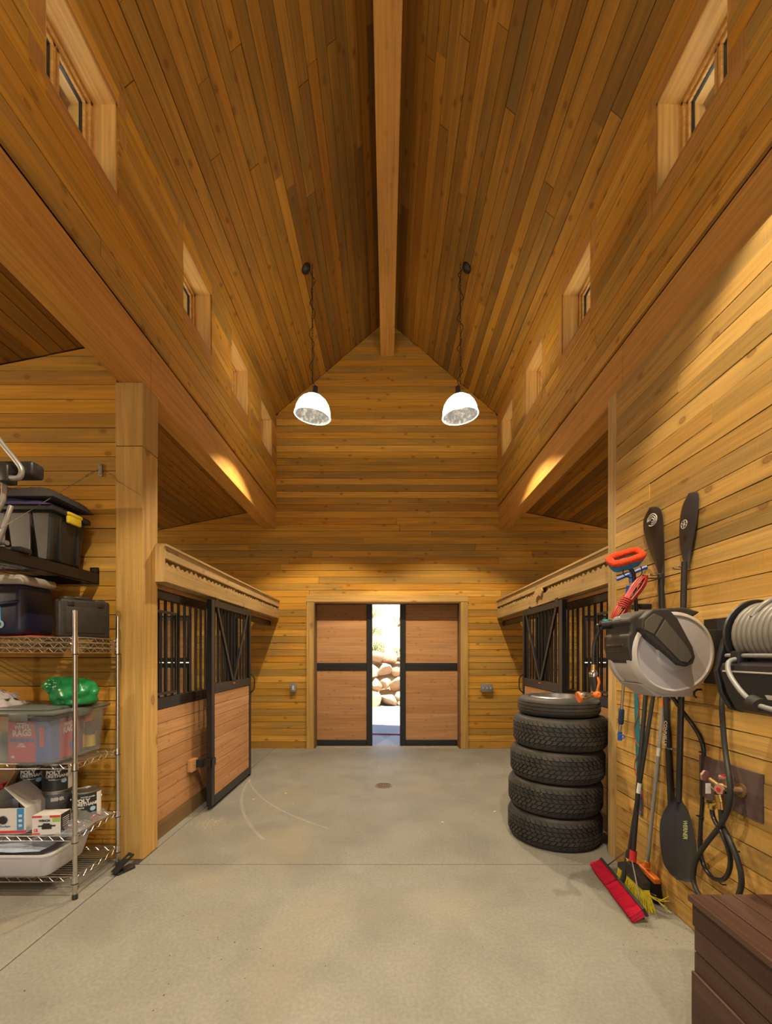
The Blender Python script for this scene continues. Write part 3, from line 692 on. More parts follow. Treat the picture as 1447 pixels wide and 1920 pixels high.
# fill lights added in small glass jars to brighten dim parts: one on the bay's outer wall, one in each stall (all out of view)
def jar_light(x, y, z, label, watt):
    s = 1 if x > 0 else -1
    t = empty('jar_light', (x, y, z)); tag(t, label, 'fill light')
    MB().lathe([(0, 0), (.06, 0), (.06, .02), (.03, .04), (0, .04)], 20, axis='x').build('mount', M['blacksteel'], t, 40).rotation_euler = (0, 0, pi if s > 0 else 0)
    MB().lathe([(0, -.13), (.03, -.125), (.045, -.09), (.045, 0), (.03, .02), (0, .02)], 20, (-s*.09, 0, 0)).build('jar', M['litglass'], t, 50)
    MB().tube([(0, 0, .03), (-s*.09, 0, .03), (-s*.09, 0, .01)], .012, 8).build('arm', M['blacksteel'], t, 50)
    ld = bpy.data.lights.new('jar_bulb', 'POINT'); ld.energy = watt; ld.color = LAMP_COL; ld.shadow_soft_size = .03
    lo = bpy.data.objects.new('jar_light_source', ld); COL.objects.link(lo); lo.parent = t; lo.location = (-s*.09, 0, -.05)
jar_light(-XO, .6, 2.6, 'added glass jar fill light in the storage bay', 300)
jar_light(-XO, 5.0, 2.5, 'added glass jar fill light inside the stall past the wire shelves', 130)
jar_light(XO, 5.0, 2.5, 'added glass jar fill light inside the stall past the tyres', 130)

# ---------------------------------------------------------------- tyres
m_, N_, L_, b_ = newmat('tyre_rubber')
tc = N_.new('ShaderNodeTexCoord'); vo = N_.new('ShaderNodeTexVoronoi'); vo.inputs['Scale'].default_value = 14; L_.new(tc.outputs['Object'], vo.inputs[0])
sp_ = ramp(N_, L_, vo.outputs['Distance'], [(0, (1, 1, 1)), (.035, (.9,)*3), (.05, (0, 0, 0))]); nz = N_.new('ShaderNodeTexNoise'); nz.inputs['Scale'].default_value = 9; L_.new(tc.outputs['Object'], nz.inputs[0])
cb_ = ramp(N_, L_, nz.outputs['Fac'], [(.3, (.020, .018, .016)), (.7, (.042, .036, .030))]); L_.new(mixc(N_, L_, sp_, cb_, (.34, .31, .27)), b_.inputs['Base Color']); b_.inputs['Roughness'].default_value = .62; M['tyre'] = m_
def tyre_body(r, w, ri):
    s = .035
    return [(ri, .03), (ri+.012, .012), (ri+.05, .002), (r-.06, 0), (r-.030, .008), (r-.014, .028), (r-.0095, w*.3), (r-.0095, w*.7), (r-.014, w-.028), (r-.028, w-.008), (r-.06, w), (ri+.05, w-.002), (ri+.012, w-.012), (ri, w-.03)]
def make_tyre(r, w, ri):
    t = empty('winter_tyre')
    MB().lathe(tyre_body(r, w, ri)+[(ri, .03)], 72, close=False).build('carcass', M['tyre'], t, 50)
    m = MB(); n = 52; rows = 6; rb = r-.0095; zz = [.026+(w-.052)*i/rows for i in range(rows+1)]
    for j in range(rows):
        sh = .5*(j % 2); tl = .30 if j < rows/2 else -.30
        for i in range(n):
            q0 = 2*pi*(i+sh*.4)/n; dq = 2*pi/n*.74; z0, z1 = zz[j]+.003, zz[j+1]-.003; sl_ = 2*pi/n*tl*1.6
            edge = .012 if j in (0, rows-1) else 0
            def pt(q, z, rr_): return (rr_*cos(q), rr_*sin(q), z)
            o0 = rb-(edge if j == 0 else 0); o1 = rb-(edge if j == rows-1 else 0)
            A = [pt(q0, z0, o0), pt(q0+dq, z0, o0), pt(q0+dq+sl_, z1, o1), pt(q0+sl_, z1, o1)]
            Bq = [pt(q0, z0, o0+.010), pt(q0+dq, z0, o0+.010), pt(q0+dq+sl_, z1, o1+.010), pt(q0+sl_, z1, o1+.010)]
            m.add(A+Bq, [(4, 5, 6, 7), (0, 1, 5, 4), (1, 2, 6, 5), (2, 3, 7, 6), (3, 0, 4, 7)])
    m.build('tread', M['tyre'], t); return t
proto = make_tyre(.364, .250, .235)
# centre from the two sight lines that touch each tyre
def centre(xl, xr, r):
    a = math.atan((xl-CX)/F); b = math.atan((xr-CX)/F); h = (b-a)/2; D = r/sin(h); c = (a+b)/2; return D*sin(c), D*cos(c)
Dc = 3.76
spec = [(952, 1130, 'bottom of the stack, resting on the concrete'), (953, 1131, 'second from the bottom of the stack'), (957, 1135, 'in the middle of the stack of five'), (962, 1142, 'directly under the narrow spare wheel')]
for i, (xl, xr, where) in enumerate(spec):
    o = proto if i == 0 else copy_tree(proto)
    c = (math.atan((xl-CX)/F)+math.atan((xr-CX)/F))/2
    o.location = (min(Dc*sin(c), 1.825-.372), Dc*cos(c), i*.2505); o.rotation_euler = (0, 0, 1.3*i)
    tag(o, 'wide studded winter tyre, %s' % where, 'tyre', 'stacked winter tyres')
t = empty('spare_wheel', (Dc*sin(radians(22.1)), Dc*cos(radians(22.1)), 1.0025)); tag(t, 'narrow spare wheel with smooth grooved tyre and pale rim, on top of the stack', 'wheel')
r, w, ri = .318, .150, .215
MB().lathe([(ri, .03), (ri+.02, .004), (r-.05, .0), (r-.018, .012), (r-.004, .032), (r, .045), (r-.006, .048), (r-.006, .052), (r, .055), (r+.001, .073), (r-.006, .076), (r-.006, .08), (r, .083), (r, .1), (r-.006, .103), (r-.006, .107), (r-.002, .11), (r-.006, .125), (r-.018, w-.012), (r-.05, w), (ri+.02, w-.004), (ri, w-.03)]+[(ri, .03)], 80, close=False).build('tyre', M['tyre'], t, 35)
MB().lathe([(ri+.004, .02), (ri-.004, .03), (ri-.02, .05), (.17, .07), (.10, .085), (.06, .08), (.035, .06), (0, .06), (0, .052), (.1, .07), (.17, .055), (ri-.025, .035), (ri-.02, .15), (ri, w-.012), (ri+.008, w-.008)], 48, close=False).build('rim', M['chrome2'] if 'chrome2' in M else M['steel'], t, 40)

# ---------------------------------------------------------------- chrome wire shelving
def wire_tier(z, x0, x1, y0, y1, deck=True):
    m = MB(); r = .0028
    for zz in (z, z-.030):
        m.tube([(x0, y0, zz), (x1, y0, zz)], r, 6); m.tube([(x0, y1, zz), (x1, y1, zz)], r, 6)
        m.tube([(x0, y0, zz), (x0, y1, zz)], r, 6); m.tube([(x1, y0, zz), (x1, y1, zz)], r, 6)
    for y in (y0, y1):
        n = int((x1-x0)/.032); pts = [(x0+(x1-x0)*i/n, y, z if i % 2 else z-.03) for i in range(n+1)]; m.tube(pts, .0017, 4)
    for x in (x0, x1):
        n = int((y1-y0)/.032); pts = [(x, y0+(y1-y0)*i/n, z if i % 2 else z-.03) for i in range(n+1)]; m.tube(pts, .0017, 4)
    n = int((y1-y0)/.026)
    for i in range(1, n): m.tube([(x0, y0+(y1-y0)*i/n, z+.001), (x1, y0+(y1-y0)*i/n, z+.001)], .0015, 4)
    for k in range(1, 4): xx = x0+(x1-x0)*k/4; m.tube([(xx, y0, z-.006), (xx, y1, z-.006)], .0026, 5)
    return m
SX0, SX1, SY0, SY1 = -3.08, -1.905, 2.575, 2.985
t = empty('wire_shelf', ((SX0+SX1)/2, (SY0+SY1)/2, 0)); tag(t, 'chrome wire shelving rack loaded with bins and cans beside the timber post', 'shelf')
TZ = [.135, .385, .825, 1.535, 1.568, 1.601]
for x in (SX0, SX1):
    for y in (SY0, SY1):
        m = MB(); m.tube([(x, y, .03), (x, y, 1.765)], .0125, 14)
        for k in range(66): m.tube([(x, y, .06+k*.0255), (x, y, .0615+k*.0255)], .0130, 12)
        po = m.build('shelf_post', M['chrome'], t, 50)
        MB().lathe([(0, 0), (.016, 0), (.016, .02), (.0125, .032), (0, .032)], 14, (x, y, 0)).build('foot', M['blackplastic'], po, 40)
        for z in TZ:
            if z in (1.568, 1.601): continue
            top = 1.608 if z > 1.5 else z+.006
            MB().lathe([(.013, z-.036), (.0185, z-.036), (.0165, top), (.013, top)], 14, (x, y, 0), close=False).build('collar', M['chrome'], po, 40)
            MB().lathe([(.013, z-.042), (.0190, z-.042), (.0190, z-.036), (.013, z-.036)], 14, (x, y, 0), close=False).build('collar_ring', M['blackplastic'], po, 40)
for z in TZ: wire_tier(z, SX0, SX1, SY0, SY1).build('wire_tier', M['chrome'], t, 50)
rel(t)
def sh(z): return z+.0035    # top of a tier's wires

# paint cans
def paint_can(x, y, z, label, kind, rz=0, bail=True, open_lid=False):
    r, h = .0835, .19; t = empty('paint_can', (x, y, z), rz); tag(t, label, 'paint can', 'paint cans on the wire shelf')
    MB().lathe([(0, 0), (r, 0), (r, .006), (r-.002, .008), (r-.002, h-.010), (r+.001, h-.008), (r+.001, h-.002), (r-.010, h), (r-.012, h-.008), (0, h-.008)], 40).build('can_body', M['steel'], t, 40)
    lab = M['canblack'] if kind != 'grey' else M['cangrey']
    MB().lathe([(r-.001, .010), (r+.0004, .010), (r+.0004, h-.012), (r-.001, h-.012)], 48, close=False).build('label', lab, t, 60)
    wa = math.atan2(-y, -x)-rz
    if kind == 'white_side':
        m = MB(); n = 10
        for i in range(n):
            a0 = wa+radians(42+36*i/n); a1 = wa+radians(42+36*(i+1)/n); rr_ = r+.0009
            m.add([(rr_*cos(a0), rr_*sin(a0), .012), (rr_*cos(a1), rr_*sin(a1), .012), (rr_*cos(a1), rr_*sin(a1), h-.014), (rr_*cos(a0), rr_*sin(a0), h-.014)], [(0, 1, 2, 3)])
        m.build('info_panel', M['offwhite'], t)
    def wrap(txt, size, z0, mat, ang=-1.57, bold=.002):
        o = lettering(txt, size, mat, (0, 0, 0), (1, 0, 0), (0, 1, 0), t, depth=.0004, bold=bold)
        for v in o.data.vertices:
            a = ang+v.co.x/r; d = r+.001+v.co.z; v.co = Vector((d*cos(a), d*sin(a), z0+v.co.y))
        return o
    W_ = M['offwhite']; aa = -1.57-rz+math.atan2(x, y)*0-.0
    aa = math.atan2(-y, -x)-rz
    if kind == 'grey':
        wrap('BEHR', .030, h-.045, W_, aa)
    else:
        wrap('WATER-BASED', .012, h-.034, W_, aa+.1, .0004); wrap('POLY', .034, h-.058, W_, aa-.28); wrap('URETHANE', .026, h-.082, W_, aa, .0012); wrap('MATTE', .011, h-.104, W_, aa-.36, .0004)
        m = MB(); a = aa+.42; c = Vector(((r+.0012)*cos(a), (r+.0012)*sin(a), .075)); tt = Vector((-sin(a), cos(a), 0))
        m.add([c+tt*.017*cos(q)+Vector((0, 0, .015*sin(q))) for q in [k*pi/8 for k in range(16)]], [tuple(range(16))]); m.build('emblem', M['paleblue'], t)
    for sg in (-1, 1):
        q = wa+sg*1.42; MB().tube([((r-.001)*cos(q), (r-.001)*sin(q), h-.055), ((r+.006)*cos(q), (r+.006)*sin(q), h-.055)], .009, 10).build('ear', M['steel'], t, 40)
    if bail:
        pts = [((r+.007)*cos(wa+a), (r+.007)*sin(wa+a), h-.055-.050*cos(a/1.42*pi/2)) for a in [-1.42+2.84*k/16 for k in range(17)]]
        MB().tube(pts, .0016, 5).build('bail_handle', M['steel'], t, 60)
    return t
M['canblack'] = plain('black_can_label', (.022, .021, .022), .35); M['cangrey'] = plain('grey_can_label', (.10, .10, .10), .35); M['offwhite'] = plain('off_white_print', (.66, .64, .60), .6); M['paleblue'] = plain('pale_blue_print', (.30, .52, .68), .5)
z3 = sh(.385); H = .1905
paint_can(-2.415, 2.87, z3, 'black polyurethane can at the bottom, half hidden by the open white box', 'plain', .2, False)
paint_can(-2.415, 2.87, z3+H, 'black polyurethane can stacked behind, its wire handle hanging in front', 'plain', 0)
paint_can(-2.235, 2.86, z3, 'grey-labelled paint can under a black one', 'grey', 0, False)
paint_can(-2.235, 2.86, z3+H, 'black polyurethane can on top of the grey-labelled one', 'white_side', 0)
paint_can(-2.045, 2.87, z3, 'single black polyurethane can with a white side panel, next to the shelf post', 'white_side', 0, False)

# cartons
def carton(name, label, x0, x1, y0, y1, z, h, mats, rz=0, flap=None):
    """a cardboard box with its own faces; mats: front, side, rest"""
    w, d = x1-x0, y1-y0; t = empty(name, ((x0+x1)/2, (y0+y1)/2, z), rz); tag(t, label, 'box')
    T = .003; m = MB(); m.box((-w/2, -d/2, 0), (w/2, d/2, T)); m.box((-w/2, d/2-T, T), (w/2, d/2, h)); m.box((-w/2, -d/2+T, T), (-w/2+T, d/2-T, h))
    if not flap: m.box((-w/2+T, -d/2+T, h-T), (w/2-T, d/2-T, h))
    m.build('carton_body', M[mats[2]], t); MB().box((-w/2, -d/2, T), (w/2, -d/2+T, h)).build('front_face', M[mats[0]], t); MB().box((w/2-T, -d/2+T, T), (w/2, d/2-T, h)).build('side_face', M[mats[1]], t)
    if flap:
        for (ax, ang) in flap:
            m = MB()
            L_ = min(w, d)*.9
            if ax == '+x': u = Vector((cos(ang), 0, sin(ang))); c = Vector((w/2, 0, h)); s_ = Vector((0, d/2, 0))
            elif ax == '-x': u = Vector((-cos(ang), 0, sin(ang))); c = Vector((-w/2, 0, h)); s_ = Vector((0, d/2, 0)); L_ = w*.45
            elif ax == '+y': u = Vector((0, cos(ang), sin(ang))); c = Vector((0, d/2, h)); s_ = Vector((w/2, 0, 0)); L_ = d*.6
            else: u = Vector((0, -cos(ang), sin(ang))); c = Vector((0, -d/2, h)); s_ = Vector((w/2, 0, 0)); L_ = d*.3
            n = u.cross(s_.normalized())*T; q = [c+s_, c-s_, c-s_*.95+u*L_, c+s_*.95+u*L_]
            m.add([tuple(v) for v in q]+[tuple(v+n) for v in q], [(0, 1, 2, 3), (7, 6, 5, 4), (0, 4, 5, 1), (1, 5, 6, 2), (2, 6, 7, 3), (3, 7, 4, 0)]); m.build('flap', M[mats[2]], t)
    return t, w, d, h
M['boxwhite'] = plain('white_carton', (.60, .58, .55), .7); M['boxred'] = plain('red_print', (.55, .04, .05), .6); M['boxblue'] = plain('blue_print', (.04, .22, .48), .6)
M['cardboard'] = plain('brown_cardboard', (.33, .20, .09), .85, bump=.1); M['boxblack'] = plain('black_print', (.02, .02, .02), .5); M['boxgreen'] = plain('green_print', (.25, .45, .08), .6)
def panel(t, x0, x1, z0, z1, mat, y, name='print', th=.0008): return MB().box((x0, y-th, z0), (x1, y, z1)).build(name, M[mat], t)
t, w, d, h = carton('floodlight_carton', 'white carton with blue stripe and an open top flap, beside the red printed one', -2.335-.13, -2.245, 2.60, 2.80, z3, .155, ('boxwhite', 'boxwhite', 'boxwhite'), .10, [('+x', 2.35), ('-x', 1.9)])
panel(t, w/2-.052, w/2-.012, .02, h-.002, 'boxblue', -d/2); panel(t, -w/2, w/2, .003, .018, 'boxred', -d/2)
for k in range(3): panel(t, w/2-.042, w/2-.022, .04+k*.03, .055+k*.03, 'boxwhite', -d/2-.0009, 'icon')
m = MB().lathe([(0, -.004), (.022, -.004), (.026, 0), (.026, .002)], 20, (-.02, -d/2-.003, .085), 'y'); m.build('lamp_picture', M['boxblack'], t)
lettering('Floodlight', .016, M['boxblue'], (-.01, -d/2-.001, .045), (1, 0, 0), (0, 0, 1), t, bold=.0003)
t, w, d, h = carton('winch_carton', 'small white and red carton printed with a black winch', -2.175, -2.015, 2.585, 2.69, z3, .118, ('boxwhite', 'boxblack', 'boxwhite'), .12)
panel(t, -w/2, -w/2+.055, h-.012, h, 'boxred', -d/2); panel(t, w/2-.06, w/2, h-.014, h, 'boxred', -d/2); panel(t, w/2-.045, w/2, h-.04, h-.015, 'boxgreen', -d/2); panel(t, -w/2, -w/2+.045, .003, .012, 'boxred', -d/2)
lettering('WINCH', .018, M['boxblack'], (-.01, -d/2-.001, h-.032), (1, 0, 0), (0, 0, 1), t, bold=.0008); lettering('15', .026, M['boxred'], (-w/2+.02, -d/2-.001, .028), (1, 0, 0), (0, 0, 1), t, bold=.001)
m = MB(); m.box((-.025, -d/2-.0018, .035), (.03, -d/2, .062)); m.box((-.045, -d/2-.0015, .05), (-.025, -d/2, .058)); m.box((.03, -d/2-.0015, .05), (.052, -d/2, .058)); m.box((-.018, -d/2-.0015, .062), (.02, -d/2, .07)); m.build('winch_picture', M['boxblack'], t)
m = MB()
for k in range(5): m.box((w/2, -d/2+.02, .04+k*.012), (w/2+.0008, d/2-.02, .043+k*.012))
m.build('side_print', M['offwhite'], t)
t, w, d, h = carton('brown_carton', 'open brown cardboard box behind the white floodlight carton', -2.72, -2.52, 2.72, 2.93, z3, .20, ('cardboard',)*3, .12, [('-y', .6), ('+x', 1.0), ('+y', 1.7)])
o = MB().rbox((-.11, -.03, 0), (.06, .04, .03), .004).build('red_package', M['boxred']); o.location = (-2.60, 2.80, z3+.205); o.rotation_euler = (0, -.25, .3); tag(o, 'bright red packet lying on top of the brown carton', 'packet')

# film bag of wiring parts, and the flat packs on the same tier
def pillow(name, x0, x1, y0, y1, z, h, mat, seed, parent=None, nu=26, nv=18, rough=.25):
    r = random.Random(seed); ph = [r.uniform(0, 6) for _ in range(6)]
    def f(sg):
        def g(a, b):
            e = (1-abs(2*a-1)**3)*(1-abs(2*b-1)**3); x = x0+(x1-x0)*a; y = y0+(y1-y0)*b
            w_ = rough*h*(sin(a*17+ph[0]+b*6)+sin(b*19+ph[1]-a*8)+.6*sin(a*33+b*27+ph[2]))*.4
            return (x+.006*sin(b*14+ph[3]), y+.006*sin(a*14+ph[4]), z+(e*h+w_*e if sg > 0 else .002*0)+.001*sg)
        return g
    m = MB(); m.grid(f(1), nu, nv); n0 = nu*nv; m.grid(f(-1), nu, nv)
    for i in range(nu-1):
        for j in (0, nv-1): a = j*nu+i; m.f.append((a, a+1, n0+a+1, n0+a))
    for j in range(nv-1):
        for i in (0, nu-1): a = j*nu+i; m.f.append((a, a+nu, n0+a+nu, n0+a))
    return m.build(name, M[mat] if isinstance(mat, str) else mat, parent, 60)
t = empty('plastic_bag', (-2.0, 2.72, z3)); tag(t, 'clear plastic bag of black and red wiring parts on the low tier by the post', 'bag')
r = random.Random(5); m = MB(); m2 = MB()
for i in range(16):
    c = Vector((r.uniform(-2.08, -1.95), r.uniform(2.63, 2.90), z3+r.uniform(.010, .026))); a = r.uniform(0, 6)
    (m if i % 3 else m2).tube(smoothpts([c+Vector((.04*cos(a+k*1.1), .04*sin(a+k*1.1), .006*sin(k))) for k in range(5)], 3), .004, 5)
m.build('black_wires', M['blackplastic'], t, 60); m2.build('red_wires', M['boxred'], t, 60)
pillow('film', -2.13, -1.915, 2.585, 2.96, z3, .062, 'clearfilm', 3, t, rough=.5); rel(t)
t = empty('flat_package', (-2.4, 2.7, z3)); tag(t, 'flat white and blue printed pack under the cartons on the low tier', 'package')

# shallow milky storage box on the lowest tier
z4 = sh(.135)
bpy.data.objects.remove(t)
def open_tray(name, label, x0, x1, y0, y1, z, h, mat, cat, r=.03, taper=.02, T=.004, parts=None, group=None):
    t = empty(name, ((x0+x1)/2, (y0+y1)/2, z)); tag(t, label, cat, group); w, d = (x1-x0)/2, (y1-y0)/2
    def ring(ww, dd, zz, rr_):
        q = []
        for (sx, sy, a0) in ((1, 1, 0), (-1, 1, 90), (-1, -1, 180), (1, -1, 270)):
            for k in range(6):
                a = radians(a0+k*18); q.append((sx*(ww-rr_)+rr_*cos(a), sy*(dd-rr_)+rr_*sin(a), zz))
        return q
    rings = [ring(w-taper-.012, d-taper-.012, 0, r*.7), ring(w-taper, d-taper, .010, r), ring(w, d, h-.012, r), ring(w+.010, d+.010, h-.010, r), ring(w+.010, d+.010, h, r), ring(w-.002, d-.002, h, r), ring(w-taper-T, d-taper-T, .010+T, r)]
    m = MB(); n = 24
    for q in rings: m.v += q
    for i in range(len(rings)-1):
        for k in range(n): m.f.append((i*n+k, i*n+(k+1) % n, (i+1)*n+(k+1) % n, (i+1)*n+k))
    m.f.append(tuple(range(n))[::-1]); m.f.append(tuple(range((len(rings)-1)*n, len(rings)*n)))
    m.build('bin_body', M[mat], t, 40); return t
t = open_tray('storage_tray', 'shallow milky plastic box of papers on the lowest wire tier', -2.78, -2.035, 2.53, 2.93, z4, .150, 'whitebin', 'storage box', .06, .03)
M['paper'] = plain('white_paper', (.66, .66, .68), .8, var=.15, scale=8); M['crumple'] = plain('blue_white_print', (.35, .40, .50), .6, var=.5, scale=14)
o = pillow('plastic_sheeting', -2.74, -2.12, 2.57, 2.86, z4+.151, .035, 'crumple', 8); tag(o, 'crumpled white and blue plastic sheeting heaped on the shallow box', 'plastic sheet')
o = MB().rbox((-.28, -.16, .012), (.28, .14, .10), .01).build('papers', M['paper'], t)

# clear bin with grey lid, things inside, things on top
z2 = sh(.825)
M['lidgrey'] = plain('grey_lid_plastic', (.105, .115, .10), .38, bump=.05)
BX0, BX1, BY0, BY1 = -2.62, -1.985, 2.50, 2.99
t = open_tray('clear_bin', 'large clear plastic bin with dark grey lid, full of shop rags', BX0, BX1, BY0, BY1, z2, .30, 'clearbin', 'storage bin', .04, .018)
m = MB(); m.rbox((BX0-.018, BY0-.018, z2+.302), (BX1+.018, BY1+.018, z2+.325), .012); m.rbox((BX0+.04, BY0+.04, z2+.322), (BX1-.04, BY1-.04, z2+.340), .012)
for v in (BX0+.12, BX1-.24): m.rbox((v, BY0-.024, z2+.270), (v+.11, BY0-.012, z2+.318), .005)
m.rbox((BX1+.012, (BY0+BY1)/2-.06, z2+.270), (BX1+.024, (BY0+BY1)/2+.06, z2+.318), .005)
lid = m.build('lid', M['lidgrey'], t, 40); lid.location = -t.location
# rag box (40 count) inside the bin
M['ragred'] = plain('rag_box_red', (.52, .045, .07), .6); M['ragblue'] = plain('rag_box_blue', (.05, .12, .42), .6); M['ragwhite'] = plain('white_print', (.75, .73, .72), .6)
rb = empty('rag_box', (-2.155, 2.66, z2+.018)); tag(rb, 'red and blue carton of white rags seen through the clear bin', 'box')
hw, hd, hh = .125, .12, .245
MB().box((-hw, -hd, 0), (hw, hd, hh)).build('carton_body', M['ragblue'], rb)
MB().box((-hw, -hd-.0012, .0), (hw-.085, -hd, hh)).build('front_panel', M['ragred'], rb); MB().box((hw, -hd+.075, 0), (hw+.0012, hd, hh)).build('side_panel', M['ragred'], rb)
yf = -hd-.0016; xc = (-hw+hw-.085)/2
MB().box((xc-.03, yf-.001, hh-.018), (xc+.03, yf, hh-.008)).build('print_bar', M['ragwhite'], rb)
lettering('WHITE', .036, M['ragwhite'], (xc, yf, hh-.036), (1, 0, .05), (-.05, 0, 1), rb, bold=.0012, sx=.8); lettering('RAGS', .055, M['ragwhite'], (xc, yf, hh-.072), (1, 0, .06), (-.06, 0, 1), rb, bold=.002, sx=.85)
for k in range(4): MB().box((xc-.072+k*.037, yf-.001, hh-.125), (xc-.039+k*.037, yf, hh-.102)).build('print_square', M['ragblue'], rb)
lettering('1000s\nOF USES', .014, M['ragwhite'], (xc-.005, yf, hh-.145), (1, 0, 0), (0, 0, 1), rb, bold=.0003)
lettering('40', .020, M['ragwhite'], (xc-.055, yf, .03), (1, 0, 0), (0, 0, 1), rb, bold=.0008)
MB().rbox((hw-.062, yf-.002, .09), (hw-.032, yf, hh-.035), .006).build('print_bar', M['ragred'], rb)
xs = hw+.0018
lettering('WHITE', .034, M['ragwhite'], (xs, .035, hh-.036), (0, 1, .05), (0, -.05, 1), rb, bold=.0012, sx=.85); lettering('RAGS', .052, M['ragwhite'], (xs, .035, hh-.072), (0, 1, .06), (0, -.06, 1), rb, bold=.002, sx=.85)
MB().lathe([(0, .002), (.028, .002), (.03, 0)], 24, (xs-.002, .06, .07), 'x').build('print_disc', M['ragblue'], rb)
# other contents
M['orange'] = plain('orange_plastic', (.70, .17, .02), .45); M['yellow'] = plain('yellow_plastic', (.62, .48, .02), .5)
sb = empty('spray_bottle', (-2.06, 2.90, z2+.018)); tag(sb, 'black spray bottle with orange trigger inside the clear bin', 'bottle')
MB().lathe([(0, 0), (.042, 0), (.045, .01), (.045, .12), (.02, .17), (.016, .19), (0, .19)], 24).build('bottle_body', M['blackplastic'], sb, 50)
m = MB(); m.rbox((-.02, -.045, .19), (.02, .03, .235), .006); m.rbox((-.012, -.05, .15), (.012, -.04, .2), .004); m.build('trigger', M['orange'], sb, 40)
m = MB().lathe([(.0456, .02), (.0458, .02), (.0458, .10), (.0456, .10)], 24, close=False); m.build('label', M['yellow'], sb, 60)
sb = empty('cleaner_jug', (-2.05, 2.80-.0, z2+.018)); tag(sb, 'dark jug with orange and yellow label in the clear bin, next to the rag box', 'jug')
m = MB().rbox((-.035, -.012, 0), (.035, .012, .17), .012); m.tube([(0, 0, .17), (0, 0, .20)], .016, 12); m.build('jug_body', M['blackplastic'], sb, 40)
MB().rbox((.0355, -.010, .03), (.0365, .010, .12), .001).build('label', M['orange'], sb)
o = pillow('rag_bundle', -2.56, -2.30, 2.56, 2.80, z2+.018, .13, plain('grey_green_cloth', (.20, .22, .18), .9), 12); tag(o, 'grey green cloth bundle in the bin beside the rag carton', 'cloth')
o = pillow('work_glove', -2.52, -2.42, 2.53, 2.60, z2+.165, .05, plain('dark_purple_cloth', (.03, .02, .03), .9), 13); tag(o, 'dark purple glove lying on the bundle in the clear bin', 'glove')
M['ragcloth'] = plain('pale_cloth', (.42, .39, .39), .95, var=.2, scale=40, bump=.3)
for i, (x0, x1, y0, y1, dz, h, lb) in enumerate(((-2.60, -2.36, 2.58, 2.80, 0, .05, 'pale grey folded cloth under the other cloths on the bin lid'), (-2.58, -2.40, 2.60, 2.78, .045, .04, 'pale cloth rolled on top of the cloth pile on the lid'))):
    o = pillow('folded_cloth', x0, x1, y0, y1, z2+.342+dz, h, 'ragcloth', 20+i, rough=.5); tag(o, lb, 'cloth', 'pale cloths on the bin lid')
# green bag
M['greenbag'] = plain('green_plastic_film', (.008, .20, .055), .28, var=.35, scale=9, bump=.5)
def lump(name, c, rx, ry, rz_, mat, seed, parent=None, amp=.18, flat=True, sub=4):
    r = random.Random(seed); bm = bmesh.new(); bmesh.ops.create_icosphere(bm, subdivisions=sub, radius=1); W_ = [(Vector((r.gauss(0, 1), r.gauss(0, 1), r.gauss(0, 1)))*r.uniform(1.5, 5), r.uniform(0, 6)) for _ in range(14)]
    for v in bm.verts:
        p = v.co.copy(); d = 1+sum(abs(sin(p.dot(k)+f_))-.6 for k, f_ in W_)*amp/5; p = p*d
        if flat and p.z < -.55: p.z = -.55+(p.z+.55)*.05
        v.co = Vector((c[0]+p.x*rx, c[1]+p.y*ry, c[2]+p.z*rz_))
    me = bpy.data.meshes.new(name); bm.to_mesh(me); bm.free(); me.shade_smooth(); return link(name, me, M[mat] if isinstance(mat, str) else mat, parent)
zb = z2+.341; t = empty('green_bag', (-2.08, 2.78, zb)); tag(t, 'knotted green plastic bag on the lid of the clear bin', 'bag')
lump('bag_body', (-2.055, 2.79, zb+.062), .135, .11, .11, 'greenbag', 4, t, .3); lump('bag_neck', (-2.16, 2.77, zb+.118), .085, .06, .055, 'greenbag', 9, t, .35, False); rel(t)

# cooler, drill case and red cloth on the top tier
z1 = sh(1.601)
M['navy'] = plain('navy_plastic', (.012, .016, .045), .38); M['lidcream'] = plain('pale_grey_plastic', (.42, .38, .33), .5); M['stickerblue'] = plain('sticker_blue', (.02, .26, .52), .5)
t = empty('cooler', (-2.505, 2.71, z1+.009)); tag(t, 'navy blue cooler with pale grey lid and blue size sticker on the top tier', 'cooler')
cw, cd = .275, .135
MB().rbox((-cw, -cd, 0), (cw, cd, .315), .04, 4).build('cooler_body', M['navy'], t, 60)
m = MB(); m.rbox((-cw-.006, -cd-.006, .315), (cw+.006, cd+.006, .372), .022, 3); m.build('lid', M['lidcream'], t, 50)
MB().tube(smoothpts([(cw-.02, -cd+.03, .215), (cw-.05, -cd-.012, .20), (cw-.16, -cd-.018, .185), (0, -cd-.018, .18), (-.2, -cd-.018, .18)], 5), .010, 8).build('handle', M['navy'], t, 60)
ms = MB().box((.0, -cd-.0015, .055), (.148, -cd+.001, .175)); st = ms.build('sticker', M['stickerblue'], t)
MB().add([(.0, -cd-.0025, .08), (.05, -cd-.0025, .08), (.095, -cd-.0025, .175), (.0, -cd-.0025, .175)], [(0, 1, 2, 3)]).build('print', M['offwhite'], st)
lettering('28', .022, M['offwhite'], (.126, -cd-.003, .155), (1, 0, 0), (0, 0, 1), st, bold=.0006); lettering('48', .022, M['offwhite'], (.126, -cd-.003, .120), (1, 0, 0), (0, 0, 1), st, bold=.0006)
MB().lathe([(0, -.0008), (.024, -.0008), (.024, .0)], 24, (.145, -cd-.003, .066), 'y').build('round_sticker', M['paleblue'], st); lettering('3', .030, M['boxblack'], (.145, -cd-.005, .066), (1, 0, 0), (0, 0, 1), st, bold=.001)
o = pillow('red_cloth', -2.60, -2.09, 2.585, 2.80, z1, .010, plain('orange_red_cloth', (.45, .07, .02), .9, var=.3), 31); tag(o, 'orange red cloth spread flat under the navy cooler', 'cloth')
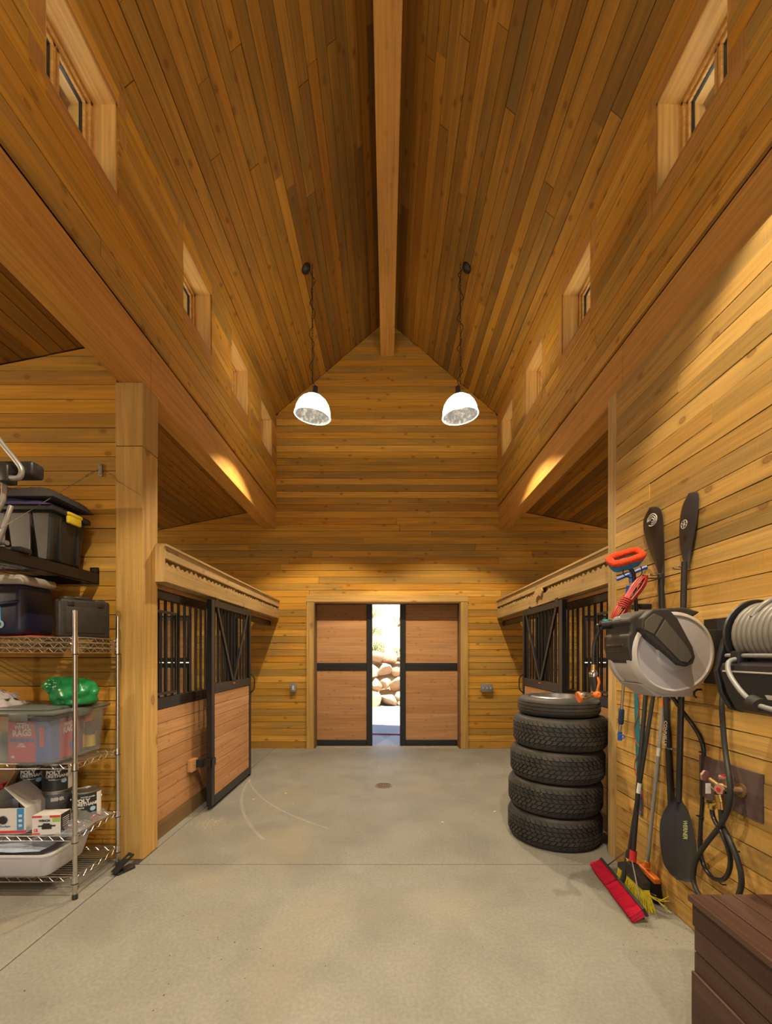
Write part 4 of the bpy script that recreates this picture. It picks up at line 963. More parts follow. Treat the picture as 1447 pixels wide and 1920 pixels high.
t = empty('drill_case', (-2.035, 2.82, z1), radians(56)); tag(t, 'scuffed black plastic drill case standing upright on the top tier', 'case')
m = MB(); dw = .145
m.rbox((-dw, -.055, 0), (dw, -.003, .25), .018, 3); m.rbox((-dw, .003, 0), (dw, .055, .25), .018, 3); m.build('case_shell', M['dustyplastic'], t, 50)
m = MB(); m.tube([(-.05, 0, .232), (-.05, 0, .262), (.05, 0, .262), (.05, 0, .232)], .012, 10); m.rbox((-dw+.02, -.045, .225), (-.05, .045, .268), .014); m.rbox((.05, -.045, .225), (dw-.02, .045, .260), .014); m.build('handle', M['dustyplastic'], t, 50)
m = MB(); m.rbox((-dw+.03, -.060, .03), (dw-.03, -.053, .20), .004); m.build('raised_panel', M['dustyplastic'], t, 40)
for k in (-.085, .085): MB().rbox((k-.018, -.064, .205), (k+.018, -.054, .232), .004).build('latch', M['blackplastic'], t, 40)

# ---------------------------------------------------------------- black wall rack with tote
t = empty('wall_rack', (-2.6, 3.08, 2.01)); tag(t, 'black perforated steel wall rack carrying the black tote above the cooler', 'rack')
rx, ry0 = -2.10, 2.18; zt, zb_ = 2.082, 2.006
m = MB(); m.box((rx-.045, ry0, zt-.003), (rx, 3.078, zt)); m.box((rx-.003, ry0, zb_), (rx, 3.078, zt)); m.box((rx-.045, ry0, zb_), (rx, 3.078, zb_+.003)); m.build('side_channel', M['blacksteel'], t)
m = MB()
for k in range(34):
    y = ry0+.02+k*.026; m.lathe([(0, 0), (.0042, 0), (.0042, .0008), (0, .0008)], 8, (rx, y, zt-.028), 'x')
m.build('punched_holes', M['rubber'], t)
m = MB(); m.box((-3.3, ry0-.003, zb_), (rx, ry0, zt)); m.box((-3.3, 3.072, zb_), (rx, 3.078, zt)); m.box((-3.3, ry0+.4, zb_+.01), (rx-.045, ry0+.43, zt-.008)); m.build('cross_channel', M['blacksteel'], t)
m = MB()
for k in range(36): y = ry0+.01+k*.025; m.tube([(-3.3, y, zt-.012), (rx-.01, y, zt-.012)], .0018, 4)
for k in range(14): x = rx-.05-k*.085; m.tube([(x, ry0, zt-.016), (x, 3.07, zt-.016)], .0022, 4)
m.build('wire_deck', M['steel'], t)
m = MB(); m.box((rx-.06, 3.066, zt), (rx, 3.078, zt+.045)); m.box((rx-.003, 3.02, zt), (rx, 3.078, zt+.03)); m.build('mounting_tab', M['blacksteel'], t); MB().tube([(rx-.03, 3.062, zt+.025), (rx-.03, 3.068, zt+.025)], .008, 8).build('bolt', M['steel'], t, 40)
rel(t)
t = empty('support_cable', (rx, 3.06, 2.84)); tag(t, 'thin steel support cable with turnbuckle, from a wall bracket to the rack', 'cable')
A = P(183, 880, 3.055); B_ = Vector((rx-.012, ry0+.03, zt+.02)); d = (B_-A)
MB().rbox((A.x, 3.062, A.z-.045), (A.x+.025, 3.0785, A.z+.045), .002).build('wall_bracket', M['steel'], t)
for k in (-.032, .032): MB().tube([(A.x+.012, 3.055, A.z+k), (A.x+.012, 3.064, A.z+k)], .005, 8).build('screw', M['steel'], t, 40)
MB().tube([A+d*.13, B_], .0022, 6).build('cable', M['steel'], t, 60)
m = MB(); q = A+d*.05; q2 = A+d*.12
for k in (-.006, .006): m.tube([q+Vector((0, 0, k)), q2+Vector((0, 0, k))], .002, 5)
m.tube([A+d*.0+Vector((.01, 0, 0)), A+d*.02], .004, 6); m.tube([A+d*.02, q], .003, 6); m.tube([q2, A+d*.14], .005, 6); m.build('turnbuckle', M['steel'], t, 60); rel(t)

z0 = zt+.001; tx, ty0, ty1 = -2.125, 2.66, 2.965
t = empty('storage_tote', (-2.5, (ty0+ty1)/2, z0)); tag(t, 'large black tote with a yellow latch on the wall rack', 'storage tote')
m = MB(); q = [(-2.86, ty0+.02), (tx-.02, ty0+.02), (tx-.02, ty1-.02), (-2.86, ty1-.02)]; q2 = [(-2.9, ty0-.0), (tx+.012, ty0-.0), (tx+.012, ty1), (-2.9, ty1)]
m.add([(a, b, z0) for a, b in q]+[(a, b, z0+.325) for a, b in q2], [(0, 1, 2, 3), (7, 6, 5, 4), (0, 4, 5, 1), (1, 5, 6, 2), (2, 6, 7, 3), (3, 7, 4, 0)]); m.build('tote_body', M['blackplastic'], t, bevel=.02)
for yy in (ty0+.07, ty1-.08): MB().rbox((tx-.014, yy, z0+.02), (tx+.010, yy+.012, z0+.31), .004).build('rib', M['blackplastic'], t, 40)
for xx in (tx-.13, tx-.29): MB().rbox((xx, ty0-.004, z0+.02), (xx+.014, ty0+.02, z0+.31), .004).build('rib', M['blackplastic'], t, 40)
MB().rbox((-2.93, ty0-.025, z0+.318), (tx+.034, ty1+.02, z0+.350), .010).build('lid', M['blackplastic'], t, 40)
m = MB(); m.rbox((tx+.022, 2.76, z0+.275), (tx+.046, 2.875, z0+.335), .008); m.rbox((tx+.03, 2.755, z0+.325), (tx+.05, 2.88, z0+.348), .006); m.build('latch', M['yellow'], t, 40); rel(t)
M['blanket'] = plain('quilted_charcoal_fabric', (.035, .030, .030), .95, var=.3, scale=60, bump=.6); M['purple'] = plain('purple_lining', (.035, .022, .085), .95, var=.3)
def quilt(name, mat, z, h, x0, x1, y0, y1, seed, label):
    def fn(top):
        def g(a, b):
            x = x0+(x1-x0)*a; y = y0+(y1-y0)*b; e = (1-abs(2*a-1)**12)*(1-abs(2*b-1)**12); w_ = .004*sin(y*120+8*abs(sin(x*30)))+.004*sin(x*40+seed)
            droop = -.035*max(0, a-.72)/.28*0
            return (x, y, z+(h*e+w_*e+.02*sin(a*3+seed)*e if top else 0)+droop+(.001 if top else 0))
        return g
    m = MB(); m.grid(fn(True), 40, 30); m.grid(fn(False), 40, 30); n0 = 1200
    for i in range(39):
        for j in (0, 29): a = j*40+i; m.f.append((a, a+1, n0+a+1, n0+a))
    for j in range(29):
        for i in (0, 39): a = j*40+i; m.f.append((a, a+40, n0+a+40, n0+a))
    o = m.build(name, M[mat], None, 60); tag(o, label, 'blanket', 'moving blankets on the black tote'); return o
quilt('moving_blanket', 'purple', z0+.351, .045, -2.92, -2.095, 2.63, 2.985, 1, 'purple quilted moving blanket, lower of the two on the tote')
quilt('moving_blanket', 'blanket', z0+.398, .085, -2.92, -2.075, 2.62, 2.99, 3, 'charcoal quilted moving blanket folded on top of the purple one')

# grey tubular carrier on the rack
M['greytube'] = plain('grey_painted_tube', (.33, .32, .31), .35, .5)
t = empty('bike_carrier', (-2.25, 2.4, z0)); tag(t, 'grey tubular bike carrier with black padded arm on the front of the wall rack', 'bike carrier')
Yc = 2.36
def pp(x, y, dY=0): return P(x, y, Yc+dY)
MB().tube(smoothpts([pp(-45, 760), pp(0, 827), pp(28, 862), pp(40, 880), pp(38, 893), pp(26, 897), pp(-20, 893), pp(-60, 893)], 5), .0145, 12).build('hoop_tube', M['greytube'], t, 60)
MB().tube(smoothpts([pp(8, 900, .03), pp(6, 935, .03), pp(-6, 960, .03), pp(-30, 1000, .02)], 5), .0145, 12).build('upright_tube', M['greytube'], t, 60)
MB().tube(smoothpts([pp(21, 949, .02), pp(12, 975), pp(2, 1004), pp(-14, 1032), pp(-60, 1042)], 5), .0125, 12).build('strut_tube', M['greytube'], t, 60)
MB().tube([pp(-60, 1016, .02), pp(14, 1018, .02)], .014, 12).build('foot_tube', M['greytube'], t, 50)
m = MB(); a = pp(-60, 868, .05); b = pp(72, 898, .05); m.rbox((a.x, Yc+.01, b.z+.005), (b.x, Yc+.10, a.z-.002), .018, 3); m.build('padded_arm', M['blackplastic'], t, 50)
m = MB(); a = pp(0, 872); b = pp(20, 905); m.rbox((a.x, Yc-.02, b.z), (b.x, Yc+.05, a.z), .01, 2); m.build('clamp', M['blackplastic'], t, 50)
a = pp(2, 1050, .07); MB().rbox((a.x, Yc+.04, z0+.0), (a.x+.14, Yc+.12, z0+.03), .008).build('wheel_tray', M['blackplastic'], t, 40)
a = pp(-60, 1042); MB().rbox((a.x, Yc-.03, z0), (a.x+.16, Yc+.05, a.z+.02), .01).build('base_block', M['greytube'], t, 40); rel(t)

# black spring clamp on the floor by the post
o = P(229, 1634, 2.90); t = empty('spring_clamp', (-1.815, 2.90, 0), -.45); t.scale = (.74, .74, .74); tag(t, 'black plastic wedge clamp with a round hole on the floor by the post', 'clamp')
m = MB(); m.add([(-.04, -.07, 0), (.04, -.07, 0), (.045, .09, 0), (-.045, .09, 0), (-.04, -.07, .014), (.04, -.07, .014), (.045, .09, .03), (-.045, .09, .03)], [(0, 3, 2, 1), (4, 5, 6, 7), (0, 1, 5, 4), (1, 2, 6, 5), (2, 3, 7, 6), (3, 0, 4, 7)]); m.build('lower_jaw', M['blackplastic'], t, bevel=.003)
# upper jaw: plate with a hole, tilted up
ring = [(.022*cos(k*pi/8), .022*sin(k*pi/8)) for k in range(16)]; out = []
for k in range(16):
    a = k*pi/8; c_, s_ = cos(a), sin(a); q = .040/max(abs(c_), abs(s_)); out.append((c_*q, s_*q*1.0))
m = MB()
for zz in (0, .012): m.v += [(x, y, zz) for x, y in ring]+[(x, y, zz) for x, y in out]
for k in range(16):
    l = (k+1) % 16; m.f += [(k, 16+k, 16+l, l), (32+k, 32+l, 48+l, 48+k), (k, l, 32+l, 32+k), (16+k, 48+k, 48+l, 16+l)]
m.box((-.036, -.16, 0), (.036, -.039, .012)); uj = m.build('upper_jaw', M['blackplastic'], t); uj.location = (-.005, .055, .105); uj.rotation_euler = (radians(32), 0, 0)
MB().tube([(-.042, -.01, .04), (.042, -.01, .04)], .012, 10).build('pivot', M['blackplastic'], t, 40)

# ---------------------------------------------------------------- things on and along the right wall
WX = RW-.004
M['reelgrey'] = plain('milky_grey_plastic', (.42, .40, .41), .38, var=.12, scale=6); M['reeledge'] = plain('warm_grey_plastic', (.44, .405, .37), .4, var=.1)
M['greyhose'] = plain('grey_hose', (.20, .188, .165), .38, var=.12, scale=14); M['greyhose2'] = plain('pale_grey_hose', (.26, .26, .26), .35)
M['mesh'] = wood('m_tmp', [(.03, .027, .022)]*2) if False else None
m_, N_, L_, b_ = newmat('perforated_black_plastic'); tc = N_.new('ShaderNodeTexCoord'); mp = N_.new('ShaderNodeMapping'); mp.inputs['Scale'].default_value = (190, 190, 190); L_.new(tc.outputs['Object'], mp.inputs[0])
vo = N_.new('ShaderNodeTexVoronoi'); vo.inputs['Randomness'].default_value = 0; vo.inputs['Scale'].default_value = 1; L_.new(mp.outputs[0], vo.inputs[0]); L_.new(ramp(N_, L_, vo.outputs['Distance'], [(.3, (.004, .004, .004)), (.45, (.13, .115, .09))]), b_.inputs['Base Color']); b_.inputs['Roughness'].default_value = .5; M['perf'] = m_
M['cyan'] = plain('cyan_plastic', (.02, .35, .45), .4)

# retractable hose reel
RC = Vector((1.367, 2.0, 1.503)); RR = .203
t = empty('hose_reel', (1.40, 2.13, 1.50)); tag(t, 'round pale grey retractable hose reel in a black housing, mounted beside the paddles', 'hose reel')
prof = [(0, 1.990), (.080, 1.992), (.088, 2.002), (.172, 2.006), (.178, 2.002), (.188, 2.005), (.198, 2.016), (RR, 2.032), (RR, 2.055), (RR-.008, 2.062), (RR-.008, 2.19), (RR, 2.20), (RR, 2.225), (.19, 2.245), (0, 2.252)]
MB().lathe(prof, 72, (RC.x, 0, RC.z), 'y').build('drum_case', M['reelgrey'], t, 32)
MB().lathe([(.1775, 2.0025), (.180, 2.0005), (.189, 2.003), (.1995, 2.015), (.204, 2.031), (.2035, 2.034), (.198, 2.017), (.188, 2.006)], 72, (RC.x, 0, RC.z), 'y', close=False).build('face_rim', M['reeledge'], t, 50)
q = [(RC.x-.150, RC.z-.150), (RC.x-.06, RC.z-.212), (RC.x+.10, RC.z-.212), (RC.x+.12, RC.z-.15)]
MB().prism(q, 'y', 2.03, 2.22).build('drum_foot', M['reelgrey'], t, bevel=.006)
def px(pts, Y): return [(P(a, b, Y).x, P(a, b, Y).z) for a, b in pts]
Yf = 1.962
arm = [(1203, 1178), (1206, 1158), (1224, 1143), (1254, 1141), (1271, 1160), (1299, 1213), (1304, 1232), (1300, 1244), (1288, 1250), (1274, 1247), (1262, 1236), (1216, 1196)]
m = MB(); m.prism(px(arm, Yf), 'y', Yf, 2.02); m.build('cover_arm', M['dustyplastic'], t, bevel=.006)
a1 = [(1208, 1180), (1210, 1163), (1226, 1150), (1243, 1158), (1226, 1189)]; a2 = [(1247, 1162), (1290, 1216), (1297, 1232), (1289, 1242), (1276, 1240), (1229, 1192)]
for a in (a1, a2): MB().prism(px(a, Yf-.002), 'y', Yf-.003, Yf+.004).build('perforated_panel', M['perf'], t, bevel=.001)
# nose housing over the drum towards the aisle
nose = [(1.20, 1.425), (1.165, 1.47), (1.150, 1.53), (1.150, 1.585), (1.165, 1.60), (1.165, 1.640), (1.150, 1.650), (1.16, 1.672), (1.25, 1.712), (1.42, 1.722), (1.50, 1.700), (1.44, 1.66), (1.30, 1.62), (1.255, 1.54), (1.25, 1.47), (1.235, 1.435)]
MB().prism(nose, 'y', 2.012, 2.236).build('nose_housing', M['dustyplastic'], t, bevel=.010)
MB().box((1.1635, 2.035, 1.602), (1.20, 2.215, 1.638)).build('hose_slot', M['rubber'], t)
for k, z in enumerate((1.475, 1.505, 1.535)): MB().rbox((1.144+.010*(2-k), 2.05, z), (1.19, 2.20, z+.010), .003).build('nose_rib', M['dustyplastic'], t, 30)
MB().tube([(1.175, 2.19, 1.655), (1.115, 2.20, 1.648)], .024, 16).build('hose_guide', M['blackplastic'], t, 50); MB().tube([(1.14, 2.195, 1.665), (1.14, 2.195, 1.678)], .016, 12).build('guide_tab', M['cyan'], t, 40)
m = MB(); m.rbox((1.52, 2.08, 1.40), (WX, 2.17, 1.62), .01); m.rbox((WX-.022, 2.04, 1.34), (WX, 2.21, 1.68), .006); m.build('wall_bracket', M['blackplastic'], t, 40)
lettering('GARDENA', .014, M['offwhite'], (1.158, 2.12, 1.679), (0, -1, 0), (-.4, 0, 1), t, bold=.0003)
h = smoothpts([(1.12, 2.2, 1.648), (1.10, 2.2, 1.645), P(1122, 1184, 2.2), P(1114, 1206, 2.2), P(1112, 1230, 2.2), P(1112, 1248, 2.2)], 6)
MB().tube(h, .0095, 12).build('hose_end', M['hoseblack'], t, 60); rel(t)
# spray nozzle
Yn = 2.2; t = empty('spray_nozzle', P(1112, 1285, Yn)); tag(t, 'chrome spray nozzle with orange and black grip hanging from the reel hose', 'spray nozzle')
MB().tube([P(1112, 1246, Yn), P(1112, 1258, Yn)], .011, 12).build('brass_fitting', M['brass'], t, 40)
MB().tube([P(1112, 1257, Yn), P(1112, 1262, Yn), P(1112, 1269, Yn)], [.013, .022, .018], 16).build('chrome_collar', M['chrome'], t, 50)
MB().tube([P(1112, 1267, Yn), P(1114, 1280, Yn), P(1117, 1300, Yn)], [.018, .020, .015], 14).build('grip', M['blackplastic'], t, 50)
MB().tube(smoothpts([P(1118, 1270, Yn-.008), P(1122, 1279, Yn-.012), P(1119, 1290, Yn-.010), P(1118, 1300, Yn-.008)], 4), .0095, 10).build('orange_lever', M['orange'], t, 50)
MB().lathe([(0, -.026), (.010, -.028), (.018, -.022), (.020, 0), (.018, .022), (0, .024)], 20, P(1117, 1302, Yn), 'y').build('pivot', M['orange'], t, 40)
MB().tube([P(1116, 1302, Yn), P(1105, 1304, Yn), P(1100, 1305, Yn), P(1090, 1306, Yn), P(1085, 1307, Yn)], [.012, .013, .020, .028, .024], 18).build('spray_head', M['chrome'], t, 50)
MB().tube([P(1087, 1306.5, Yn), P(1083, 1307.5, Yn)], .029, 20).build('orange_ring', M['orange'], t, 40); rel(t)
# bracket board shared by the two reels
o = MB().rbox((WX-.012, 1.62, 1.415), (WX, 2.02, 1.52), .004).build('mounting_bar', M['blackplastic'], None, 30); tag(o, 'flat black mounting bar on the boards between the two hose reels', 'mounting bar')

# wide grey hose reel
t = empty('wall_hose_reel', (1.5, 1.45, 1.45)); tag(t, 'black wall reel wound with thick grey hose at the near end of the boards', 'hose reel')
gc = Vector((1.49, 0, 1.578)); y0, y1 = 1.22, 1.70
MB().lathe([(0, y1-.012), (.136, y1-.012), (.140, y1-.006), (.136, y1), (0, y1)], 48, (gc.x, 0, gc.z), 'y').build('flange', M['blackplastic'], t, 40); MB().lathe([(0, y0), (.136, y0), (.136, y0+.012), (0, y0+.012)], 48, (gc.x, 0, gc.z), 'y').build('flange', M['blackplastic'], t, 40)
MB().lathe([(.05, y0+.01), (.05, y1-.01)], 24, (gc.x, 0, gc.z), 'y').build('spool', M['blackplastic'], t, 40)
def helix(r, ya, yb, turns, ph=0):
    n = int(turns*30); return [(gc.x+r*cos(ph+2*pi*turns*i/n), ya+(yb-ya)*i/n, gc.z+r*sin(ph+2*pi*turns*i/n)) for i in range(n+1)]
MB().tube(helix(.096, y0+.02, y1-.022, 25), .0098, 8).build('hose_inner_layer', M['greyhose'], t, 60)
MB().tube(helix(.1135, y0+.02, y1-.030, 18.5, 1), .0122, 10).build('hose_layer', M['greyhose'], t, 60)
q_ = helix(.131, y1-.26, y1-.10, 1.0, 2.6); q_ = [(gc.x+(a-gc.x)*(1-.14*max(0, abs(2*i/len(q_)-1)-.75)*4), b, gc.z+(c_-gc.z)*(1-.14*max(0, abs(2*i/len(q_)-1)-.75)*4)) for i, (a, b, c_) in enumerate(q_)]; MB().tube(q_, .0118, 10).build('crossing_turn', M['greyhose'], t, 60)
body = [(1.372, 1.470), (1.338, 1.462), (1.330, 1.435), (1.358, 1.34), (1.392, 1.280), (1.43, 1.265), (1.64, 1.265), (1.64, 1.43), (1.60, 1.43), (1.42, 1.43), (1.42, 1.470)]
MB().prism(body, 'y', y0-.02, y1-.012).build('front_tray', M['blackplastic'], t, bevel=.008)
side = [(1.345, 1.50), (1.338, 1.455), (1.330, 1.43), (1.350, 1.34), (1.388, 1.275), (1.44, 1.262), (1.66, 1.262), (1.66, 1.60), (1.60, 1.64), (1.50, 1.60), (1.40, 1.60), (1.362, 1.56)]
for ya in (y1, y0-.045): MB().prism(side, 'y', ya, ya+.020).build('side_plate', M['blackplastic'], t, bevel=.006)
MB().rbox((1.328, y0, 1.428), (1.336, y1-.03, 1.434), .001).build('trim_line', M['reeledge'], t)
q = [P(1400, 1300, 1.53), P(1447, 1311, 1.43), P(1447, 1318, 1.43), P(1407, 1310, 1.51)]
m = MB(); xs = 1.352; m.prism([(1.50, 1.352), (1.16, 1.352), (1.16, 1.337), (1.488, 1.337)], 'x', 1.345, 1.372); m.build('pale_stripe', M['reeledge'], t)
MB().tube([(1.362, y1-.01, 1.492), (1.362, y0, 1.492)], .0085, 12).build('guide_rod', M['greytube'], t, 50)
MB().rbox((1.342, 1.61, 1.455), (1.382, 1.65, 1.51), .006).build('guide_block', M['blackplastic'], t, 40)
gh = smoothpts([(1.352, 1.625, 1.480), (1.315, 1.62, 1.468), (1.298, 1.60, 1.43), (1.292, 1.56, 1.385), (1.288, 1.51, 1.345), (1.286, 1.46, 1.322), (1.285, 1.38, 1.31), (1.285, 1.20, 1.285)], 6)
MB().tube(gh, .0088, 10).build('hose_end', M['greyhose2'], t, 60)
bo = MB().tube([(1.286, 1.487, 1.332), (1.285, 1.452, 1.321)], .025, 20).build('hose_stop', M['dustyplastic'], t, 40)
MB().rbox((WX-.04, y0+.05, 1.30), (WX, y1-.05, 1.62), .004).build('wall_bracket', M['blackplastic'], t, 30)
m = MB(); m.rbox((1.60, y1+.018, 1.45), (WX, y1+.045, 1.62), .006); m.build('side_bracket', M['blackplastic'], t, 30); rel(t)

# paddles
M['blade'] = plain('charcoal_blade', (.035, .032, .034), .45, var=.3, scale=6, bump=.05); M['blade2'] = plain('dark_brown_blade', (.032, .024, .018), .38, var=.35, scale=5)
def blade(name, parent, p0, p1, wdir, widths, mat, curl=.02, rib=.004):
    """a spoon blade from its throat p0 to its tip p1; widths = (t, half width on one edge, half width on the other)"""
    p0 = Vector(p0); p1 = Vector(p1); ax = (p1-p0); w = Vector(wdir).normalized(); n = ax.normalized().cross(w).normalized(); m = MB(); nv = 9
    rows = []; W3 = [tuple(q) for q in smoothpts([Vector(q) for q in widths], 4)]
    for (t_, a, b) in W3:
        c = p0+ax*t_+n*(curl*t_*t_)
        rows.append([c+w*(-a+(a+b)*k/(nv-1))+n*(.012*((-1+2*k/(nv-1))**2)+(-rib if k == nv//2 else 0)*(1-t_)) for k in range(nv)])
    for sg in (0, 1):
        for r_ in rows: m.v += [tuple(q+n*(.005 if sg else 0)) for q in r_]
    N0 = len(rows)*nv
    for i in range(len(rows)-1):
        for k in range(nv-1):
            a = i*nv+k; m.f.append((a, a+1, a+nv+1, a+nv)); m.f.append((N0+a, N0+a+nv, N0+a+nv+1, N0+a+1))
        for k in (0, nv-1): a = i*nv+k; m.f.append((a, a+nv, N0+a+nv, N0+a))
    for i in (0, len(rows)-1):
        for k in range(nv-1): a = i*nv+k; m.f.append((a, a+1, N0+a+1, N0+a))
    return m.build(name, M[mat], parent, 60), w, n
up = [(0, .016, .016), (.06, .02, .022), (.18, .030, .034), (.35, .052, .048), (.55, .074, .062), (.75, .082, .070), (.88, .076, .066), (.95, .058, .05), (.985, .035, .03), (1, .012, .01)]
# double bladed kayak paddle
t = empty('kayak_paddle', (1.62, 2.34, .25)); tag(t, 'long black double-bladed kayak paddle hanging upright between the two reels', 'paddle')
A = PW(1283, 1064, 1.625); B_ = PW(1272, 1496, 1.60)
MB().tube([A+Vector((0, 0, .03)), B_-Vector((0, 0, .02))], .0155, 16).build('shaft', M['blackplastic'], t, 60)
Tp = PW(1282, 926, 1.625); wd = (-.13, -.99, 0)
b1, w1, n1 = blade('blade', t, A, Tp, wd, [(0, .016, .016), (.08, .03, .02), (.2, .05, .03), (.4, .075, .055), (.6, .085, .075), (.8, .082, .082), (.9, .07, .075), (.97, .04, .055), (1, .01, .02)], 'blade')
Bt = PW(1270, 1648, 1.585); wl_ = (.7, -.71, 0)
b2, w2, n2 = blade('blade', t, B_, Bt, wl_, [(0, .016, .016), (.05, .025, .025), (.12, .050, .045), (.3, .078, .066), (.5, .083, .083), (.7, .075, .088), (.85, .062, .085), (.95, .03, .072), (1, .0, .04)], 'blade', curl=0, rib=.01)
M['greenish'] = plain('yellow_green_print', (.45, .48, .22), .6); lettering('WERNER', .026, M['greenish'], PW(1284, 1556, 1.56), (0, 0, -1), (.7, -.71, 0), t, bold=.0003, depth=.0008, sx=.95)
# emblem on the upper blade: ring with strokes
c = PW(1282, 983, 1.605); e = MB(); U = Vector((-.13, -.99, 0)).normalized(); V = Vector((0, 0, 1))
e.tube([c+U*.028*cos(k*pi/12)+V*.022*sin(k*pi/12) for k in range(24)], .0018, 5, closed=True)
for a_ in (.4, 1.5, 2.6): e.tube([c+U*.026*cos(a_)+V*.02*sin(a_), c-U*.026*cos(a_)-V*.02*sin(a_)], .0016, 5)
e.build('emblem', M['offwhite'], t); rel(t)
# stand-up paddle
t = empty('single_blade_paddle', (1.64, 2.55, .6)); tag(t, 'dark single-bladed paddle with a white ring emblem, hanging next to the red-topped brush', 'paddle')
A = PW(1238, 1090, 1.642); Tp = PW(1223, 952, 1.642); B_ = PW(1258, 1515, 1.645)
blade('blade', t, A, Tp, (0, -1, 0), [(0, .02, .016), (.1, .028, .02), (.25, .05, .032), (.45, .085, .048), (.65, .105, .065), (.8, .108, .078), (.9, .09, .075), (.97, .05, .05), (1, .015, .02)], 'blade2', curl=-.02)
MB().tube([A+Vector((0, 0, .04)), B_], .0165, 16).build('shaft', M['blackplastic'], t, 60)
c = PW(1222, 975, 1.612); e = MB(); U = Vector((0, -1, 0)); V = Vector((0, .1, 1)).normalized()
for r_ in (.012, .024, .036): e.tube([c+U*r_*1.25*cos(k*pi/12)+V*r_*sin(k*pi/12) for k in range(-7 if r_ < .03 else -9, 13)], .0030, 5)
e.build('emblem', M['offwhite'], t)
c = PW(1247, 1375, 1.624); lettering('CONNELLY', .034, M['offwhite'], c, (0, .05, -1), (0, -1, 0), t, bold=.0004, sx=.85); rel(t)
def hook(x, y, X=1.66, label=''):
    p = PW(x, y, X); t = empty('wall_hook', p); tag(t, label, 'hook')
    m = MB()
    for s in (-.024, .024): m.tube(smoothpts([(WX, p.y+s, p.z), (p.x-.03, p.y+s, p.z-.006), (p.x-.052, p.y+s, p.z+.003)], 3), .0035, 6)
    a = m.build('hook_prongs', M['steel'], t, 50); MB().rbox((WX-.004, p.y-.03, p.z-.012), (WX+.0005, p.y+.03, p.z+.012), .001).build('hook_plate', M['steel'], t); rel(t)
hook(1283, 1064, 1.65, 'grey two-pronged hook holding the top of the kayak paddle'); hook(1238, 1076, 1.66, 'grey two-pronged hook holding the single-bladed paddle'); hook(1270, 1404, 1.65, 'grey two-pronged hook low on the kayak paddle shaft')

# squeegee on a pole
M['blue'] = plain('blue_plastic', (.02, .09, .42), .4); M['foamblue'] = plain('navy_foam', (.02, .035, .10), .8)
t = empty('squeegee', (1.58, 2.8, .92)); tag(t, 'blue squeegee on a chrome pole hanging behind the wash brush', 'squeegee')
A = PW(1183, 1092, 1.575); A2 = PW(1179, 1132, 1.58); B_ = PW(1162, 1374, 1.60)
MB().tube([A, B_], .0095, 12).build('pole', M['chrome'], t, 50); MB().tube([PW(1180, 1098, 1.574), PW(1176, 1138, 1.58)], .019, 14).build('blue_grip', M['blue'], t, 50)
MB().tube([PW(1165.5, 1329, 1.597), PW(1165, 1332, 1.597), PW(1163.6, 1355, 1.599), PW(1163.4, 1358, 1.599)], [.013, .018, .018, .013], 14).build('foam_grip', M['foamblue'], t, 50)
MB().tube([PW(1162, 1372, 1.6), PW(1161.5, 1388, 1.6)], .014, 12).build('blue_tip', M['blue'], t, 40); MB().tube([PW(1162, 1380, 1.585)+Vector((.02*cos(k*pi/6), -.02, .014*sin(k*pi/6))) for k in range(12)], .004, 6, closed=True).build('blue_loop', M['blue'], t, 50)
C = PW(1182, 1072, 1.575); m = MB(); m.tube([C+Vector((-.075, .03, -.045)), C+Vector((.085, -.03, .025))], .013, 8); m.build('squeegee_bar', M['blue'], t, 40)
MB().tube([A, C], .013, 10).build('head_socket', M['blue'], t, 40); rel(t)
# wash brush with red collar bristles
M['redfoam'] = plain('red_orange_bristles', (.72, .06, .008), .9, var=.25, scale=120, bump=1.0); M['bluebristle'] = plain('blue_bristles', (.03, .22, .50), .8, var=.4, scale=60, bump=.8)
t = empty('wash_brush', (1.45, 2.5, 1.3)); tag(t, 'wash brush with a red orange bristle rim and blue bristles on a black pole', 'brush')
C = P(1172, 1048, 2.50); U = Vector((.93, .0, .23)).normalized(); Nn = Vector((-.25, -.62, .72)).normalized(); Vv = Nn.cross(U).normalized(); U = Vv.cross(Nn).normalized()
def rr2(a, b, k, n=40):
    q = 2*pi*k/n; c_, s_ = cos(q), sin(q); return (a*(abs(c_)**.45)*(1 if c_ >= 0 else -1), b*(abs(s_)**.45)*(1 if s_ >= 0 else -1))
MB().tube([C+U*rr2(.088, .042, k)[0]+Vv*rr2(.088, .042, k)[1]+Nn*.012 for k in range(40)], [.019+.0015*((k*7) % 3) for k in range(40)], 10, closed=True).build('red_bristles', M['redfoam'], t, 60)
m = MB()
for j, (h_, s_) in enumerate(((-.050, .78), (-.005, 1.0))):
    m.v += [tuple(C+U*rr2(.10*s_, .055*s_, k)[0]+Vv*rr2(.10*s_, .055*s_, k)[1]+Nn*h_) for k in range(40)]
m.f += [(k, (k+1) % 40, 40+(k+1) % 40, 40+k) for k in range(40)]+[tuple(range(40)), tuple(range(40, 80))]; m.build('blue_bristles', M['bluebristle'], t, 40)
m = MB(); m.v += [tuple(C+U*rr2(.075, .028, k)[0]+Vv*rr2(.075, .028, k)[1]+Nn*.004) for k in range(40)]; m.f.append(tuple(range(40))); m.v += [tuple(C+U*rr2(.075, .028, k)[0]+Vv*rr2(.075, .028, k)[1]-Nn*.004) for k in range(40)]; m.f.append(tuple(range(40, 80))); m.f += [(k, (k+1) % 40, 40+(k+1) % 40, 40+k) for k in range(40)]; m.build('brush_block', M['rubber'], t)
MB().tube(smoothpts([C-Nn*.045, P(1186, 1072, 2.52), P(1189, 1095, 2.52), P(1192, 1135, 2.53), P(1196, 1200, 2.55)], 5), .0115, 12).build('pole', M['blackplastic'], t, 60)
m = MB()
